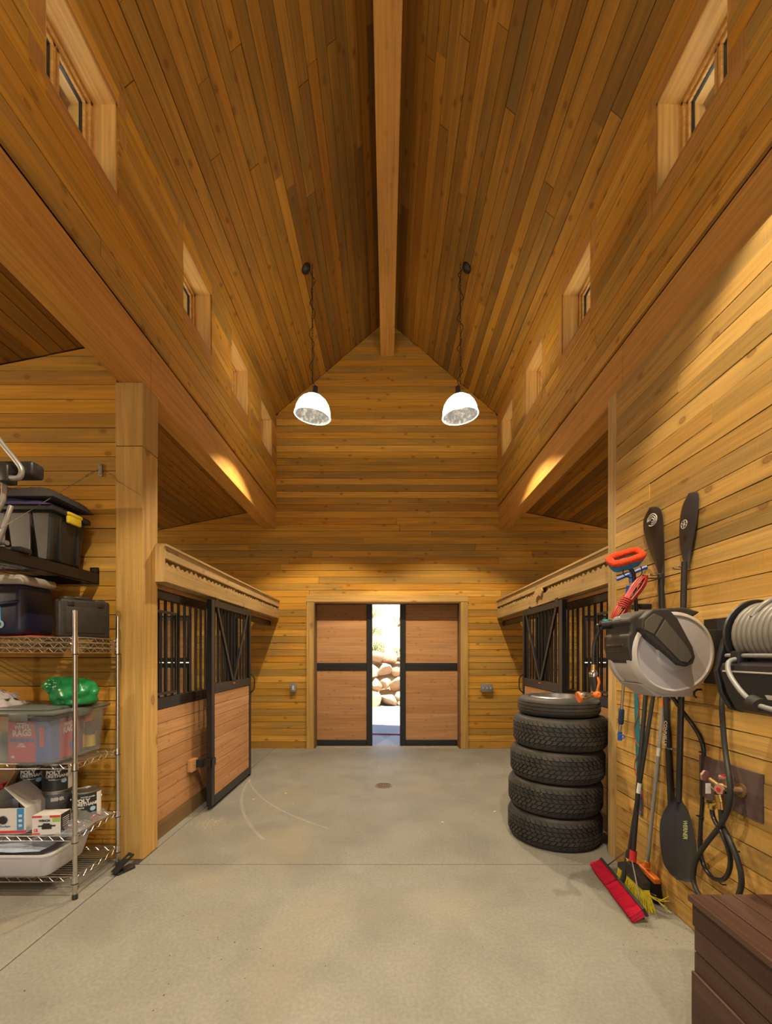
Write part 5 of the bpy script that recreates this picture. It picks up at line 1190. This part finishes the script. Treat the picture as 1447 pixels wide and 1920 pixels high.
for sx, ex in ((1170, 1176), (1201, 1196)): m.tube(smoothpts([P(sx, 1062, 2.49), P(sx+(-2 if sx < 1180 else 2), 1075, 2.49), P(ex, 1082, 2.51), P(1189, 1083, 2.52)], 4), .003, 6)
m.build('wire_loop', M['blackplastic'], t, 60); rel(t)
t = empty('pole_clamp', PW(1205, 1137, 1.62)); tag(t, 'black spring clip on the wall gripping the wash brush pole', 'clip'); p = PW(1203, 1137, 1.62)
MB().rbox((p.x-.06, p.y-.03, p.z-.02), (WX, p.y+.03, p.z+.015), .01).build('clip_body', M['blackplastic'], t, 40); rel(t)
# red extension cord
M['redcord'] = plain('red_cord', (.42, .035, .025), .4)
t = empty('extension_cord', P(1180, 1120, 2.46)); tag(t, 'coiled red extension cord knotted in the middle, hung over the reel', 'extension cord')
r = random.Random(3); Y_ = 2.47; a0 = P(1206, 1082, Y_); b0 = P(1150, 1160, Y_); ax = (b0-a0); pr = Vector((ax.z, 0, -ax.x)).normalized(); pts = []; n = 7*24
for i in range(n+1):
    q = 2*pi*i/24; lp = i//24; s_ = .5-.5*cos(q); w_ = (.022+.0045*lp)*sin(q)*(.45+.9*abs(s_-.5)*2*.6)
    pts.append(a0+ax*s_*(1+.015*(lp-3))+pr*w_+Vector((.002*lp, .006*((lp*5) % 7-3), .002*lp-.006)))
MB().tube(pts, .0042, 6).build('cord_loops', M['redcord'], t, 60)
mid = a0+ax*.62; pts = []
for i in range(5*16+1):
    q = 2*pi*i/16; k = i/16-2.5; pts.append(mid+ax.normalized()*(k*.013)+pr*.030*cos(q)+Vector((0, .028*sin(q), 0)))
MB().tube(pts, .0045, 6).build('cord_wrap', M['redcord'], t, 60); rel(t)
o = MB().tube(smoothpts([(WX, 2.47+.06, a0.z+.01), (a0.x+.06, 2.49, a0.z-.004), (a0.x+.01, 2.47, a0.z-.002), (a0.x-.012, 2.46, a0.z+.012)], 4), .004, 6).build('cord_hook', M['blackplastic'], None, 50); tag(o, 'long black hook from the wall carrying the red cord', 'hook')

# teal pole with red cord
M['teal'] = plain('teal_paint', (.02, .16, .19), .5, var=.2)
t = empty('teal_pole', (1.65, 2.75, .5)); tag(t, 'teal flat pole with a thin red cord winding round it, behind the broom handles', 'pole')
A = PW(1190, 1285, 1.655); B_ = PW(1196, 1465, 1.655); d = (B_-A).normalized()
m = MB(); a_, b_ = A, PW(1200, 1528, 1.655); m.add([tuple(q+Vector((dx, dy, 0))) for q in (a_+Vector((0, 0, .25)), b_) for dx, dy in ((-.006, -.021), (.006, -.021), (.006, .021), (-.006, .021))], [(0, 3, 2, 1), (4, 5, 6, 7), (0, 1, 5, 4), (1, 2, 6, 5), (2, 3, 7, 6), (3, 0, 4, 7)]); m.build('pole_bar', M['teal'], t, bevel=.003)
MB().tube(smoothpts([PW(x, y, 1.643) for x, y in ((1196, 1300), (1199, 1320), (1195, 1345), (1189, 1362), (1190, 1385), (1198, 1400), (1199, 1412), (1191, 1425), (1190, 1445), (1198, 1470), (1204, 1490), (1206, 1512), (1202, 1524), (1198, 1515), (1200, 1492))], 4), .0028, 6).build('red_cord', M['redcord'], t, 60); rel(t)
o = empty('pole_peg', PW(1198, 1400)); bpy.data.objects.remove(o)

# brooms
M['redbristle'] = plain('crimson_bristles', (.55, .012, .05), .7, var=.35, scale=90); M['yelbristle'] = plain('yellow_bristles', (.62, .52, .03), .7, var=.35, scale=90); M['redplastic'] = plain('red_plastic', (.50, .02, .02), .4)
def bristles(name, parent, pos, direction, L_, mat, n, spread, seed, r0=.0016):
    """many thin tapered fibres; pos() gives a root"""
    r = random.Random(seed); m = MB()
    for i in range(n):
        p, d = pos(r); d = (Vector(d)+Vector((r.gauss(0, spread), r.gauss(0, spread), r.gauss(0, spread)*.4))).normalized(); q = p+d*L_*r.uniform(.85, 1.05)
        if q.z < .002: q.z = .002
        a = d.orthogonal().normalized()*r0; b = d.cross(a).normalized()*r0
        m.add([p+a, p-a*.5+b, p-a*.5-b, q+a*.6, q-a*.3+b*.6, q-a*.3-b*.6], [(0, 1, 4, 3), (1, 2, 5, 4), (2, 0, 3, 5), (3, 4, 5)])
    return m.build(name, M[mat], parent)
# crimson push broom, head on its side
t = empty('push_broom', (1.45, 2.6, 0)); tag(t, 'wide push broom with crimson bristles, its head lying on the concrete', 'broom')
E0 = Vector((1.425, 2.335, .060)); E1 = Vector((1.485, 2.92, .060)); ax = E1-E0; dn = Vector((-.86, .08, -.50)).normalized()
u = ax.normalized(); w_ = u.cross(dn).normalized()
m = MB(); q = [E0-dn*.0+w_*.026, E0+w_*-.026, E1-w_*.026, E1+w_*.026]; back = -dn*.018
m.add([tuple(v) for v in q]+[tuple(v+back) for v in q], [(0, 1, 2, 3), (7, 6, 5, 4), (0, 4, 5, 1), (1, 5, 6, 2), (2, 6, 7, 3), (3, 7, 4, 0)]); m.build('broom_block', M['blackplastic'], t, bevel=.004)
bristles('bristles', t, lambda r: ((lambda k: (E0+ax*k+w_*r.uniform(-.02, .02), dn+u*(k-.5)*.25))((r.uniform(.01, .53) if r.random() < .56 else r.uniform(.57, .99)))), dn, .078, 'redbristle', 5200, .05, 2)
Hb = E0+ax*.5-dn*.03; Ht = Vector((1.635, 2.565, 1.33)); sk = Hb+(Ht-Hb)*.10
MB().tube([sk, Ht], .0115, 14).build('handle', M['blackplastic'], t, 60); MB().tube([Hb+dn*.012, Hb+(Ht-Hb)*.16], .017, 14).build('handle_socket', M['blackplastic'], t, 50)
MB().tube([Hb+(Ht-Hb)*.095, Hb+(Ht-Hb)*.125], .019, 14).build('yellow_collar', M['yellow'], t, 50)
for k in (.12, .88): MB().tube([E0+ax*k-dn*.018, Hb+(Ht-Hb)*.17], .004, 6).build('brace_rod', M['steel'], t, 40)
MB().tube([Hb+(Ht-Hb)*.45, Hb+(Ht-Hb)*.50], .0123, 14).build('label', M['offwhite'], t, 50); rel(t)
# angle broom with yellow bristles
t = empty('angle_broom', (1.52, 2.6, 0)); tag(t, 'broom with yellow bristles and a red collar on a black handle', 'broom')
Cb = PW(1185, 1622, 1.50); Ct = Vector((1.650, 2.675, 1.33)); d = Ct-Cb
MB().tube([Cb, Ct], .0135, 14).build('handle', M['blackplastic'], t, 60); MB().tube([Cb+d*.02, Cb+d*.075], .0205, 14).build('red_collar', M['redplastic'], t, 50)
h0 = Vector((Cb.x-.01, Cb.y+.11, Cb.z-.035)); h1 = Vector((Cb.x+.02, Cb.y-.11, Cb.z-.072))
m = MB(); m.add([tuple(v) for v in (h0+Vector((-.02, 0, 0)), h0+Vector((.02, 0, 0)), Cb+Vector((.022, .02, .015)), Cb+Vector((.022, -.02, .015)), h1+Vector((.022, 0, .02)), h1+Vector((-.022, 0, .02)), Cb+Vector((-.022, -.02, .015)), Cb+Vector((-.022, .02, .015)),
   h0+Vector((-.022, 0, -.03)), h0+Vector((.022, 0, -.03)), h1+Vector((.024, 0, -.02)), h1+Vector((-.024, 0, -.02)))], [(0, 1, 2, 7), (7, 2, 3, 6), (6, 3, 4, 5), (0, 8, 9, 1), (1, 9, 10, 4), (4, 10, 11, 5), (5, 11, 8, 0), (8, 11, 10, 9), (1, 4, 3), (1, 3, 2), (0, 7, 6), (0, 6, 5)]); m.build('broom_head', M['blackplastic'], t, bevel=.003)
bristles('bristles', t, lambda r: (h0+(h1-h0)*r.random()+Vector((r.uniform(-.018, .018), 0, -.022)), (0, r.uniform(-.18, .12), -1)), 0, .17, 'yelbristle', 3200, .09, 4, .0018)
r = random.Random(8); m = MB()
for i in range(9):
    p = h1+Vector((0, r.uniform(0, .1), -.04)); a = r.uniform(-1.2, .6); pts = smoothpts([p, p+Vector((.04, -.06*cos(a), -.02)), p+Vector((.07, -.12*cos(a), .012*i-.06))], 3); m.tube(pts, .0014, 4)
m.build('stray_bristles', M['yelbristle'], t); rel(t)
# orange headed broom
t = empty('indoor_broom', (1.62, 2.6, 0)); tag(t, 'broom with orange head, black bristles and grey handle against the boards', 'broom')
h0 = PW(1196, 1618, 1.61); h1 = PW(1233, 1654, 1.63); c = PW(1213, 1626, 1.615); ct = PW(1243, 1325, 1.662); d = ct-c
MB().tube([c, ct], .0105, 14).build('handle', M['greyhose2'], t, 60); MB().tube([c+d*0, c+d*.035], .017, 14).build('collar', M['orange'], t, 50); MB().tube([ct, ct+d*.14], .013, 14).build('orange_grip', M['orange'], t, 50)
m = MB(); e = Vector((.02, 0, 0)); z = Vector((0, 0, .016)); m.add([tuple(v) for v in (h0-e-z, h0+e-z, h1+e-z, h1-e-z, h0-e+z, h0+e+z, h1+e+z, h1-e+z)], [(0, 3, 2, 1), (4, 5, 6, 7), (0, 1, 5, 4), (1, 2, 6, 5), (2, 3, 7, 6), (3, 0, 4, 7)]); m.build('broom_head', M['orange'], t, bevel=.006)
bristles('bristles', t, lambda r: (h0+(h1-h0)*r.random()+Vector((r.uniform(-.017, .017), 0, -.014)), (.0, r.uniform(-.15, .1), -1)), 0, .14, 'rubber', 2000, .05, 6, .0018)
MB().tube([c+d*.70, c+d*.75], .0109, 14).build('label', M['offwhite'], t, 50); rel(t)

# faucet board
o = lbox('faucet_board', 'platepaint', None, (WX-.028, 1.855, .752), (WX-.001, 2.232, .966), 'y', .002); tag(o, 'dark brown stained board on the wall behind the garden faucets', 'board')
def faucet(name, label, y, z, out, wheel, parts=()):
    t = empty(name, (WX-.03, y, z)); tag(t, label, 'faucet'); return t
X0 = WX-.029; p = P(1378, 1476, 2.02); fy, fz = 2.02, .862
t = empty('garden_faucet', (X0, fy, fz)); tag(t, 'weathered brass garden faucet with three pinkish hand wheels on the brown board', 'faucet')
m = MB(); fy = 1.965; m.tube([(X0+.001, fy, fz), (X0-.006, fy, fz)], .032, 20); m.tube([(X0, fy, fz), (X0-.04, fy+.01, fz)], .017, 12)
O1 = Vector((X0-.052, 2.035, fz-.035)); m.tube(smoothpts([(X0-.035, fy, fz), (X0-.05, fy+.03, fz+.004), (X0-.055, 2.025, fz-.004), O1], 4), .018, 12)
m.tube([(X0-.045, fy+.03, fz), (X0-.05, fy+.035, fz+.045)], .012, 10); m.tube([(X0-.05, 2.03, fz), (X0-.062, 2.075, fz+.02)], .011, 10); m.build('faucet_body', M['bronze'], t, 50)
M['wheelpink'] = plain('faded_red_enamel', (.38, .20, .15), .6, var=.3)
def wheel(c, ax_, r=.026):
    u = Vector(ax_).normalized(); a = u.orthogonal().normalized(); b = u.cross(a); w = MB()
    w.v += []; n = 24; q = []
    for s_ in (-.005, .005):
        for k in range(n): rr_ = r*(1+.07*cos(6*2*pi*k/n)); q.append(tuple(Vector(c)+u*s_+a*rr_*cos(2*pi*k/n)+b*rr_*sin(2*pi*k/n)))
    w.add(q, [tuple(range(n)), tuple(range(n, 2*n))]+[(k, (k+1) % n, n+(k+1) % n, n+k) for k in range(n)]); o = w.build('hand_wheel', M['wheelpink'], t, 40)
    MB().tube([Vector(c)-u*.003, Vector(c)+u*.009], .010, 12).build('wheel_cap', M['redplastic'], o, 40)
wheel((X0-.068, 2.10, fz+.03), (-.3, .9, .1)); wheel((X0-.052, fy+.037, fz+.052), (-.2, 0, 1), .020); wheel((X0-.085, fy+.02, fz-.002), (-1, -.2, 0), .022)
rel(t)
t = empty('hose_splitter', (X0-.06, 2.05, .79)); tag(t, 'shiny brass two-way hose splitter below the faucet with black levers', 'hose fitting')
s0 = O1; s1 = PW(1350, 1503, 1.602); s2 = PW(1351, 1517, 1.602); s3 = PW(1334, 1508, 1.600); s4 = PW(1334, 1517, 1.600)
m = MB(); m.tube([s0, s1], .017, 14); m.tube([s1, s2], .016, 14); m.tube([s1, s3], .013, 12); m.tube([s3, s4], .015, 12); m.build('splitter_body', M['brass'], t, 50)
MB().tube([s0+Vector((-.03, -.02, .006)), s0+Vector((.03, -.01, .006))], .008, 10).build('black_lever', M['blackplastic'], t, 50); MB().tube([s3+Vector((-.03, -.01, .018)), s3+Vector((.012, -.01, .012))], .008, 10).build('black_lever', M['blackplastic'], t, 50)
MB().box((s0.x-.045, s0.y+.02, s0.z-.01), (s0.x-.02, s0.y+.022, s0.z+.04)).build('paper_tag', M['offwhite'], t); MB().tube([(s0.x-.032, s0.y+.021, s0.z+.038), s0+Vector((-.01, .01, .01))], .0012, 5).build('tag_string', M['offwhite'], t); rel(t)
# feed hoses
o = MB().tube(smoothpts([PW(x, y, X) for x, y, X in ((1236, 1292, 1.50), (1256, 1302, 1.56), (1275, 1328, 1.61), (1297, 1357, 1.64), (1312, 1382, 1.65), (1319, 1410, 1.655), (1318, 1450, 1.66), (1317, 1500, 1.66), (1314, 1545, 1.66), (1312, 1590, 1.65), (1319, 1622, 1.64), (1334, 1644, 1.63), (1350, 1650, 1.62), (1362, 1643, 1.61), (1369, 1622, 1.60), (1366, 1595, 1.59), (1352, 1560, 1.585), (1338, 1535, 1.598), (1334, 1516, 1.600))], 6), .0105, 12).build('supply_hose', M['hoseblack'], None, 60)
tag(o, 'glossy black hose clipped to the boards, feeding the round grey reel', 'hose', 'supply hoses under the reels')
o = MB().tube(smoothpts([PW(x, y, X) for x, y, X in ((1356, 1290, 1.62), (1353, 1320, 1.60), (1355, 1360, 1.61), (1360, 1410, 1.60), (1367, 1460, 1.565), (1368, 1495, 1.56), (1362, 1525, 1.57), (1347, 1552, 1.585), (1325, 1580, 1.60), (1307, 1608, 1.615), (1299, 1640, 1.62), (1305, 1668, 1.615), (1325, 1692, 1.60), (1350, 1700, 1.59), (1374, 1692, 1.585), (1388, 1668, 1.58), (1389, 1640, 1.575), (1380, 1605, 1.575), (1365, 1570, 1.585), (1354, 1545, 1.600), (1351, 1517, 1.602))], 6), .0115, 12).build('supply_hose', M['rubber'], None, 60)
tag(o, 'dull black hose looping in front, from the brass splitter up to the wall reel', 'hose', 'supply hoses under the reels')
def clip(x, y, label):
    p = PW(x, y, 1.66); t = empty('hose_clip', (WX, p.y, p.z)); tag(t, label, 'hose clip', 'black hose clips on the boards')
    MB().rbox((WX-.004, p.y-.035, p.z-.007), (WX, p.y+.035, p.z+.007), .001).build('clip_plate', M['blackplastic'], t); MB().tube([(WX+.0, p.y-.014, p.z), (p.x-.014, p.y-.014, p.z), (p.x-.014, p.y+.014, p.z), (WX, p.y+.014, p.z)], .0035, 6).build('clip_loop', M['blackplastic'], t, 40); rel(t)
clip(1319, 1411, 'upper hose clip at the corner of the brown faucet board'); clip(1314, 1531, 'lower hose clip beside the blade of the kayak paddle'); clip(1355, 1656, 'hose clip at the bottom of the hose loop above the deck box'); clip(1381, 1594, 'empty clip on the boards below the brown faucet board')
p = PW(1315, 1300, 1.66); t = empty('pipe_hook', (WX, p.y, p.z)); tag(t, 'small empty black C-shaped hook between and below the reels', 'hook')
MB().tube([(WX, p.y, p.z+.02), (WX-.045, p.y, p.z+.02), (WX-.06, p.y, p.z+.008), (WX-.06, p.y, p.z-.012), (WX-.048, p.y, p.z-.022)], .0055, 8).build('hook_arm', M['blackplastic'], t, 40); MB().rbox((WX-.004, p.y-.012, p.z), (WX, p.y+.012, p.z+.035), .001).build('hook_plate', M['blackplastic'], t); rel(t)

# brown deck box
bx0, bx1, by0, by1, bz = 1.158, 1.660, .50, 1.60, .585
t = empty('deck_box', ((bx0+bx1)/2, (by0+by1)/2, 0)); tag(t, 'dark brown painted plank box with a boarded lid on the concrete by the wall', 'box')
MB().box((bx0+.024, by0+.024, .0), (bx1-.002, by1-.024, bz-.03)).build('inner_box', M['sheath'], t)
n = 6; z = 0
hh = [.09, .095, .095, .095, .095, bz-.026-.47]
for k in range(n):
    lbox('plank', 'brownpaint', t, (bx0+(.008 if k < n-1 else 0), by0, z+.001), (bx0+.024, by1-.001, z+hh[k]-.004), 'y', .003); lbox('plank', 'brownpaint', t, (bx0+.025, by1-.022, z+.001), (bx1-.003, by1-.002, z+hh[k]-.004), 'x', .003); z += hh[k]
n = 6; w = (bx1-bx0+.012)/n
for k in range(n): lbox('lid_plank', 'brownpaint', t, (bx0-.014+k*w, by0-.01, bz-.024), (bx0-.014+(k+1)*w-.005, by1+.004, bz), 'y', .003)
lbox('foot_board', 'brownpaint', t, (bx0-.004, by0, .0), (bx0+.007, by1-.002, .30), 'y', .003); rel(t)

# ---------------------------------------------------------------- small things on the floor
M['leafyellow'] = plain('yellow_leaf', (.62, .50, .03), .7)
spots = [(475.7, 1499), (536, 1487.7), (548.7, 1506.7), (506.7, 1409), (928, 1522), (901.7, 1452.7), (940, 1446.7), (829, 1542), (664.7, 1408.5), (696.8, 1428.8), (709, 1439), (895, 1431), (820.5, 1421)]
r = random.Random(12)
near = ['in front of the stall door by the post', 'in the open aisle between the stall door and the drain', 'close to the aisle middle beyond the scuff marks', 'at the foot of the far wall by the outlet', 'beside the second tyre of the stack', 'between the tyres and the barn doorway', 'next to the tyre stack on its far side', 'largest one, midway between the drain and the tyres', 'on the sill of the barn doorway', 'just inside the door gap', 'between the door gap and the drain', 'below the switch box side casing', 'in front of the switch side door leaf']
for (x, y), w_ in zip(spots, near):
    Y = 1185/(y-CY); p = P(x, y, Y); s = r.uniform(.010, .016)*(1.3 if 'largest' in w_ else 1); m = MB()
    o_ = [(cos(k*pi/5)*s*(1.25 if k % 5 == 0 else .8), sin(k*pi/5)*s*.8, .001+.003*abs(sin(k*pi/5))) for k in range(10)]
    m.add([(0, 0, .0015)]+o_, [(0, 1+k, 1+(k+1) % 10) for k in range(10)]); o = m.build('fallen_leaf', M['leafyellow'], None, loc=(p.x, p.y, 0)); o.rotation_euler = (0, 0, r.uniform(0, 6)); tag(o, 'small yellow leaf %s' % w_, 'leaf', 'yellow leaves on the concrete')
M['crumb'] = plain('dark_crumbs', (.025, .017, .012), .9); M['saw'] = plain('sawdust', (.42, .36, .24), .95, var=.3)
m = MB()
def crumb(m, x, y, s, r):
    a = r.uniform(0, 6); m.add([(x+s*cos(a+k*1.57)*(1.5 if k % 2 else .8), y+s*sin(a+k*1.57)*(1.5 if k % 2 else .8), .0006) for k in range(4)]+[(x, y, s*.7)], [(0, 1, 4), (1, 2, 4), (2, 3, 4), (3, 0, 4)])
for x, y in ((408, 1758), (440, 1767), (463, 1780), (475, 1781), (488, 1779), (318, 1792), (392, 1797), (415, 1799), (512, 1811), (316, 1845), (287, 1895), (46, 1858), (343, 1717), (776, 1770), (409, 1762), (610, 1811), (307, 1866), (598, 1700), (905, 1775)):
    Y = 1185/(y-CY); p = P(x, y, Y); crumb(m, p.x, p.y, r.uniform(.0025, .004), r)
for i in range(170): crumb(m, r.uniform(-1.7, 1.6), r.uniform(1.7, 6.5), r.uniform(.001, .0028), r)
for i in range(160): crumb(m, r.gauss(1.5, .12), r.uniform(2.1, 3.0), r.uniform(.001, .003), r)
tag(m.build('floor_debris', M['crumb']), 'scattered dark crumbs of dirt on the concrete', 'dirt', kind='stuff')
m = MB()
for i in range(2600):
    x = r.uniform(-1.12, 1.13); y = YB+.14-abs(r.gauss(0, .09))
    if y > YB-.2: crumb(m, x, y, r.uniform(.002, .006), r)
for i in range(500): crumb(m, -1.57+r.gauss(0, .07), 3.72+r.gauss(0, .07), r.uniform(.0015, .004), r)
tag(m.build('sawdust_litter', M['saw']), 'pale sawdust and straw drifted along the doorway sill', 'sawdust', kind='stuff')

# ---------------------------------------------------------------- outdoors
M['gravel'] = plain('gravel', (.25, .24, .23), .9, var=.5, scale=60, bump=.6)
M['rock'] = plain('boulder_rock', (.42, .27, .15), .85, var=.4, scale=5, bump=.4)
M['dryhill'] = plain('dry_hillside', (.42, .31, .18), .95, var=.7, scale=2.5, bump=.5)
g = MB().grid(lambda a, b: (-30+60*a, YB+.16+(12.4-YB)*b, -.03+.01*sin(a*90)*sin(b*9)), 40, 8)
tag(g.build('gravel_ground', M['gravel']), kind='structure')
g = MB().box((-30, -30, -.2), (30, Y0-.2, -.04)); tag(g.build('gravel_ground', M['gravel']), kind='structure')
rr = random.Random(9)
def hz(x, y): return 1.35+.30*(y-13.2)+.12*sin(x*1.3+y)+.1*sin(x*.5-y*.7) if y > 13.2 else 1.2
h = MB().grid(lambda a, b: (-26+52*a, 12.9+30*b, hz(-26+52*a, 12.9+30*b)), 60, 50)
hill = tag(h.build('hillside_terrain', M['dryhill'], smooth=80), kind='structure')
def blob(seed, sub=3, amp=.35, flat=.9):
    r = random.Random(seed); bm = bmesh.new(); bmesh.ops.create_icosphere(bm, subdivisions=sub, radius=1)
    cuts = [(Vector((r.gauss(0, 1), r.gauss(0, 1), r.gauss(0, 1))).normalized(), r.uniform(.55, .9)) for _ in range(11)]
    for v in bm.verts:
        p = v.co.copy()
        for n, d in cuts:
            k = p.dot(n)
            if k > d: p -= n*(k-d)*.92
        v.co = p
    me = bpy.data.meshes.new('boulder'); bm.to_mesh(me); bm.free(); me.shade_smooth(); me.set_sharp_from_angle(angle=radians(28)); me.materials.append(M['rock']); return me
BM = [blob(40+i) for i in range(7)]
look = ['angular', 'rounded', 'flat topped', 'blocky', 'wedge shaped', 'broad', 'squat', 'cracked', 'pointed', 'smooth', 'lopsided', 'chunky']; pos = ['at the foot of', 'in the second course of', 'in the third course of', 'along the top of']
k = 0; used = {}
for row in range(4):
    x = -2.6+(row % 2)*.2
    while x < 2.6:
        w = rr.uniform(.15, .30); x += w*.85
        b = link('boulder', BM[k % 7], None); b.scale = (w*1.12, w*1.15, rr.uniform(.19, .27)); b.rotation_euler = (rr.uniform(-.7, .7), rr.uniform(-.8, .8), rr.uniform(0, 6))
        b.location = (x, 12.40+row*.22+rr.uniform(-.07, .07), .17+row*.385+rr.uniform(-.07, .07))
        zone = 'seen in the door gap' if abs(x) < .55 else 'past the outlet side leaf' if x < 0 else 'past the switch side leaf'
        n_ = used.get((row, zone), 0); used[(row, zone)] = n_+1
        tag(b, '%s boulder %s the rock wall, %s' % (look[n_ % 12], pos[row], zone), 'boulder', 'boulders of the rock wall outside'); x += w*.85; k += 1
bank = MB().grid(lambda a, b_: (-26+52*a, 12.62+.5*b_, -.1+1.5*b_+.05*sin(a*200)), 60, 4); tag(bank.build('bank_terrain', M['dryhill'], smooth=80), kind='structure')
M['leafgreen'] = plain('shrub_leaves', (.16, .20, .05), .8, var=.4); M['straw'] = plain('dry_grass', (.62, .48, .26), .9, var=.3); M['stem'] = plain('shrub_stems', (.16, .10, .06), .9)
def shrub(x, y, w, h, n, mat, label, seed):
    r = random.Random(seed); z = hz(x, y)-.03; t = empty('shrub', (x, y, z)); tag(t, label, 'shrub', 'shrubs on the slope outside')
    m = MB(); st = MB()
    for i in range(n):
        a, q, e = r.uniform(0, 6.28), math.sqrt(r.random()), r.random(); c = Vector((w*q*cos(a), w*q*sin(a), h*(.15+.85*e)*(1-.5*q)))
        d = Vector((r.gauss(0, 1), r.gauss(0, 1), r.gauss(0, 1))).normalized(); f_ = d.orthogonal().normalized()*.014; d *= .03
        m.add([c-d, c+f_, c+d, c-f_], [(0, 1, 2, 3)])
    for i in range(9):
        a = r.uniform(0, 6.28); st.tube([(0, 0, 0), (w*.5*cos(a), w*.5*sin(a), h*.7)], [.012, .004], 5)
    tag(m.build('foliage', mat, t)); st.build('stem', M['stem'], t)
shrub(-.42, 13.55, .38, .55, 700, M['leafgreen'], 'green leafy shrub growing just above the rock wall', 1)
shrub(-.55, 15.2, .4, .5, 600, M['leafgreen'], 'small green shrub higher on the dry slope', 2)
shrub(.35, 13.5, .3, .28, 500, M['straw'], 'low dry shrub on the edge above the rock wall', 3)
shrub(.5, 17.5, .7, .9, 900, M['straw'], 'tall straw coloured shrub far up the slope', 4)
shrub(-.7, 19.5, .6, .8, 700, M['leafgreen'], 'olive shrub farthest up the slope', 5)
shrub(1.6, 14.5, .5, .7, 600, M['leafgreen'], 'wide green shrub on the slope, toward the switch box side', 6)
shrub(-1.9, 14.3, .5, .7, 600, M['straw'], 'straw coloured shrub on the slope, toward the outlet side', 7)
m = MB()
for i in range(2600):
    x, y = rr.uniform(-3.5, 3.5), rr.uniform(13.3, 24); z = hz(x, y)-.02; hgt = rr.uniform(.06, .2); a = rr.uniform(-.1, .1); 
    m.add([(x-.012, y, z), (x+.012, y, z), (x+a, y+a, z+hgt)], [(0, 1, 2)])
tag(m.build('dry_grass', M['straw']), 'dry straw coloured grass over the sunlit slope outside', 'grass', kind='stuff')
M['redhose'] = plain('dark_red_hose', (.25, .02, .03), .5)
hs = MB().tube(smoothpts([(-3, 8.05, -.012), (-1, 7.96, -.012), (-.3, 7.93, -.012), (.3, 7.88, -.012), (1.4, 7.85, -.012), (3, 8.0, -.012)], 5), .013, 8).build('garden_hose', M['redhose'], smooth=60)
tag(hs, 'dark red hose lying across the gravel outside the doors', 'hose')

for x in (-1, 1): tag(MB().box((x*(XO+.2), Y0-.2, -.2), (x*30, YB+.16, -.04)).build('gravel_ground', M['gravel']), kind='structure')
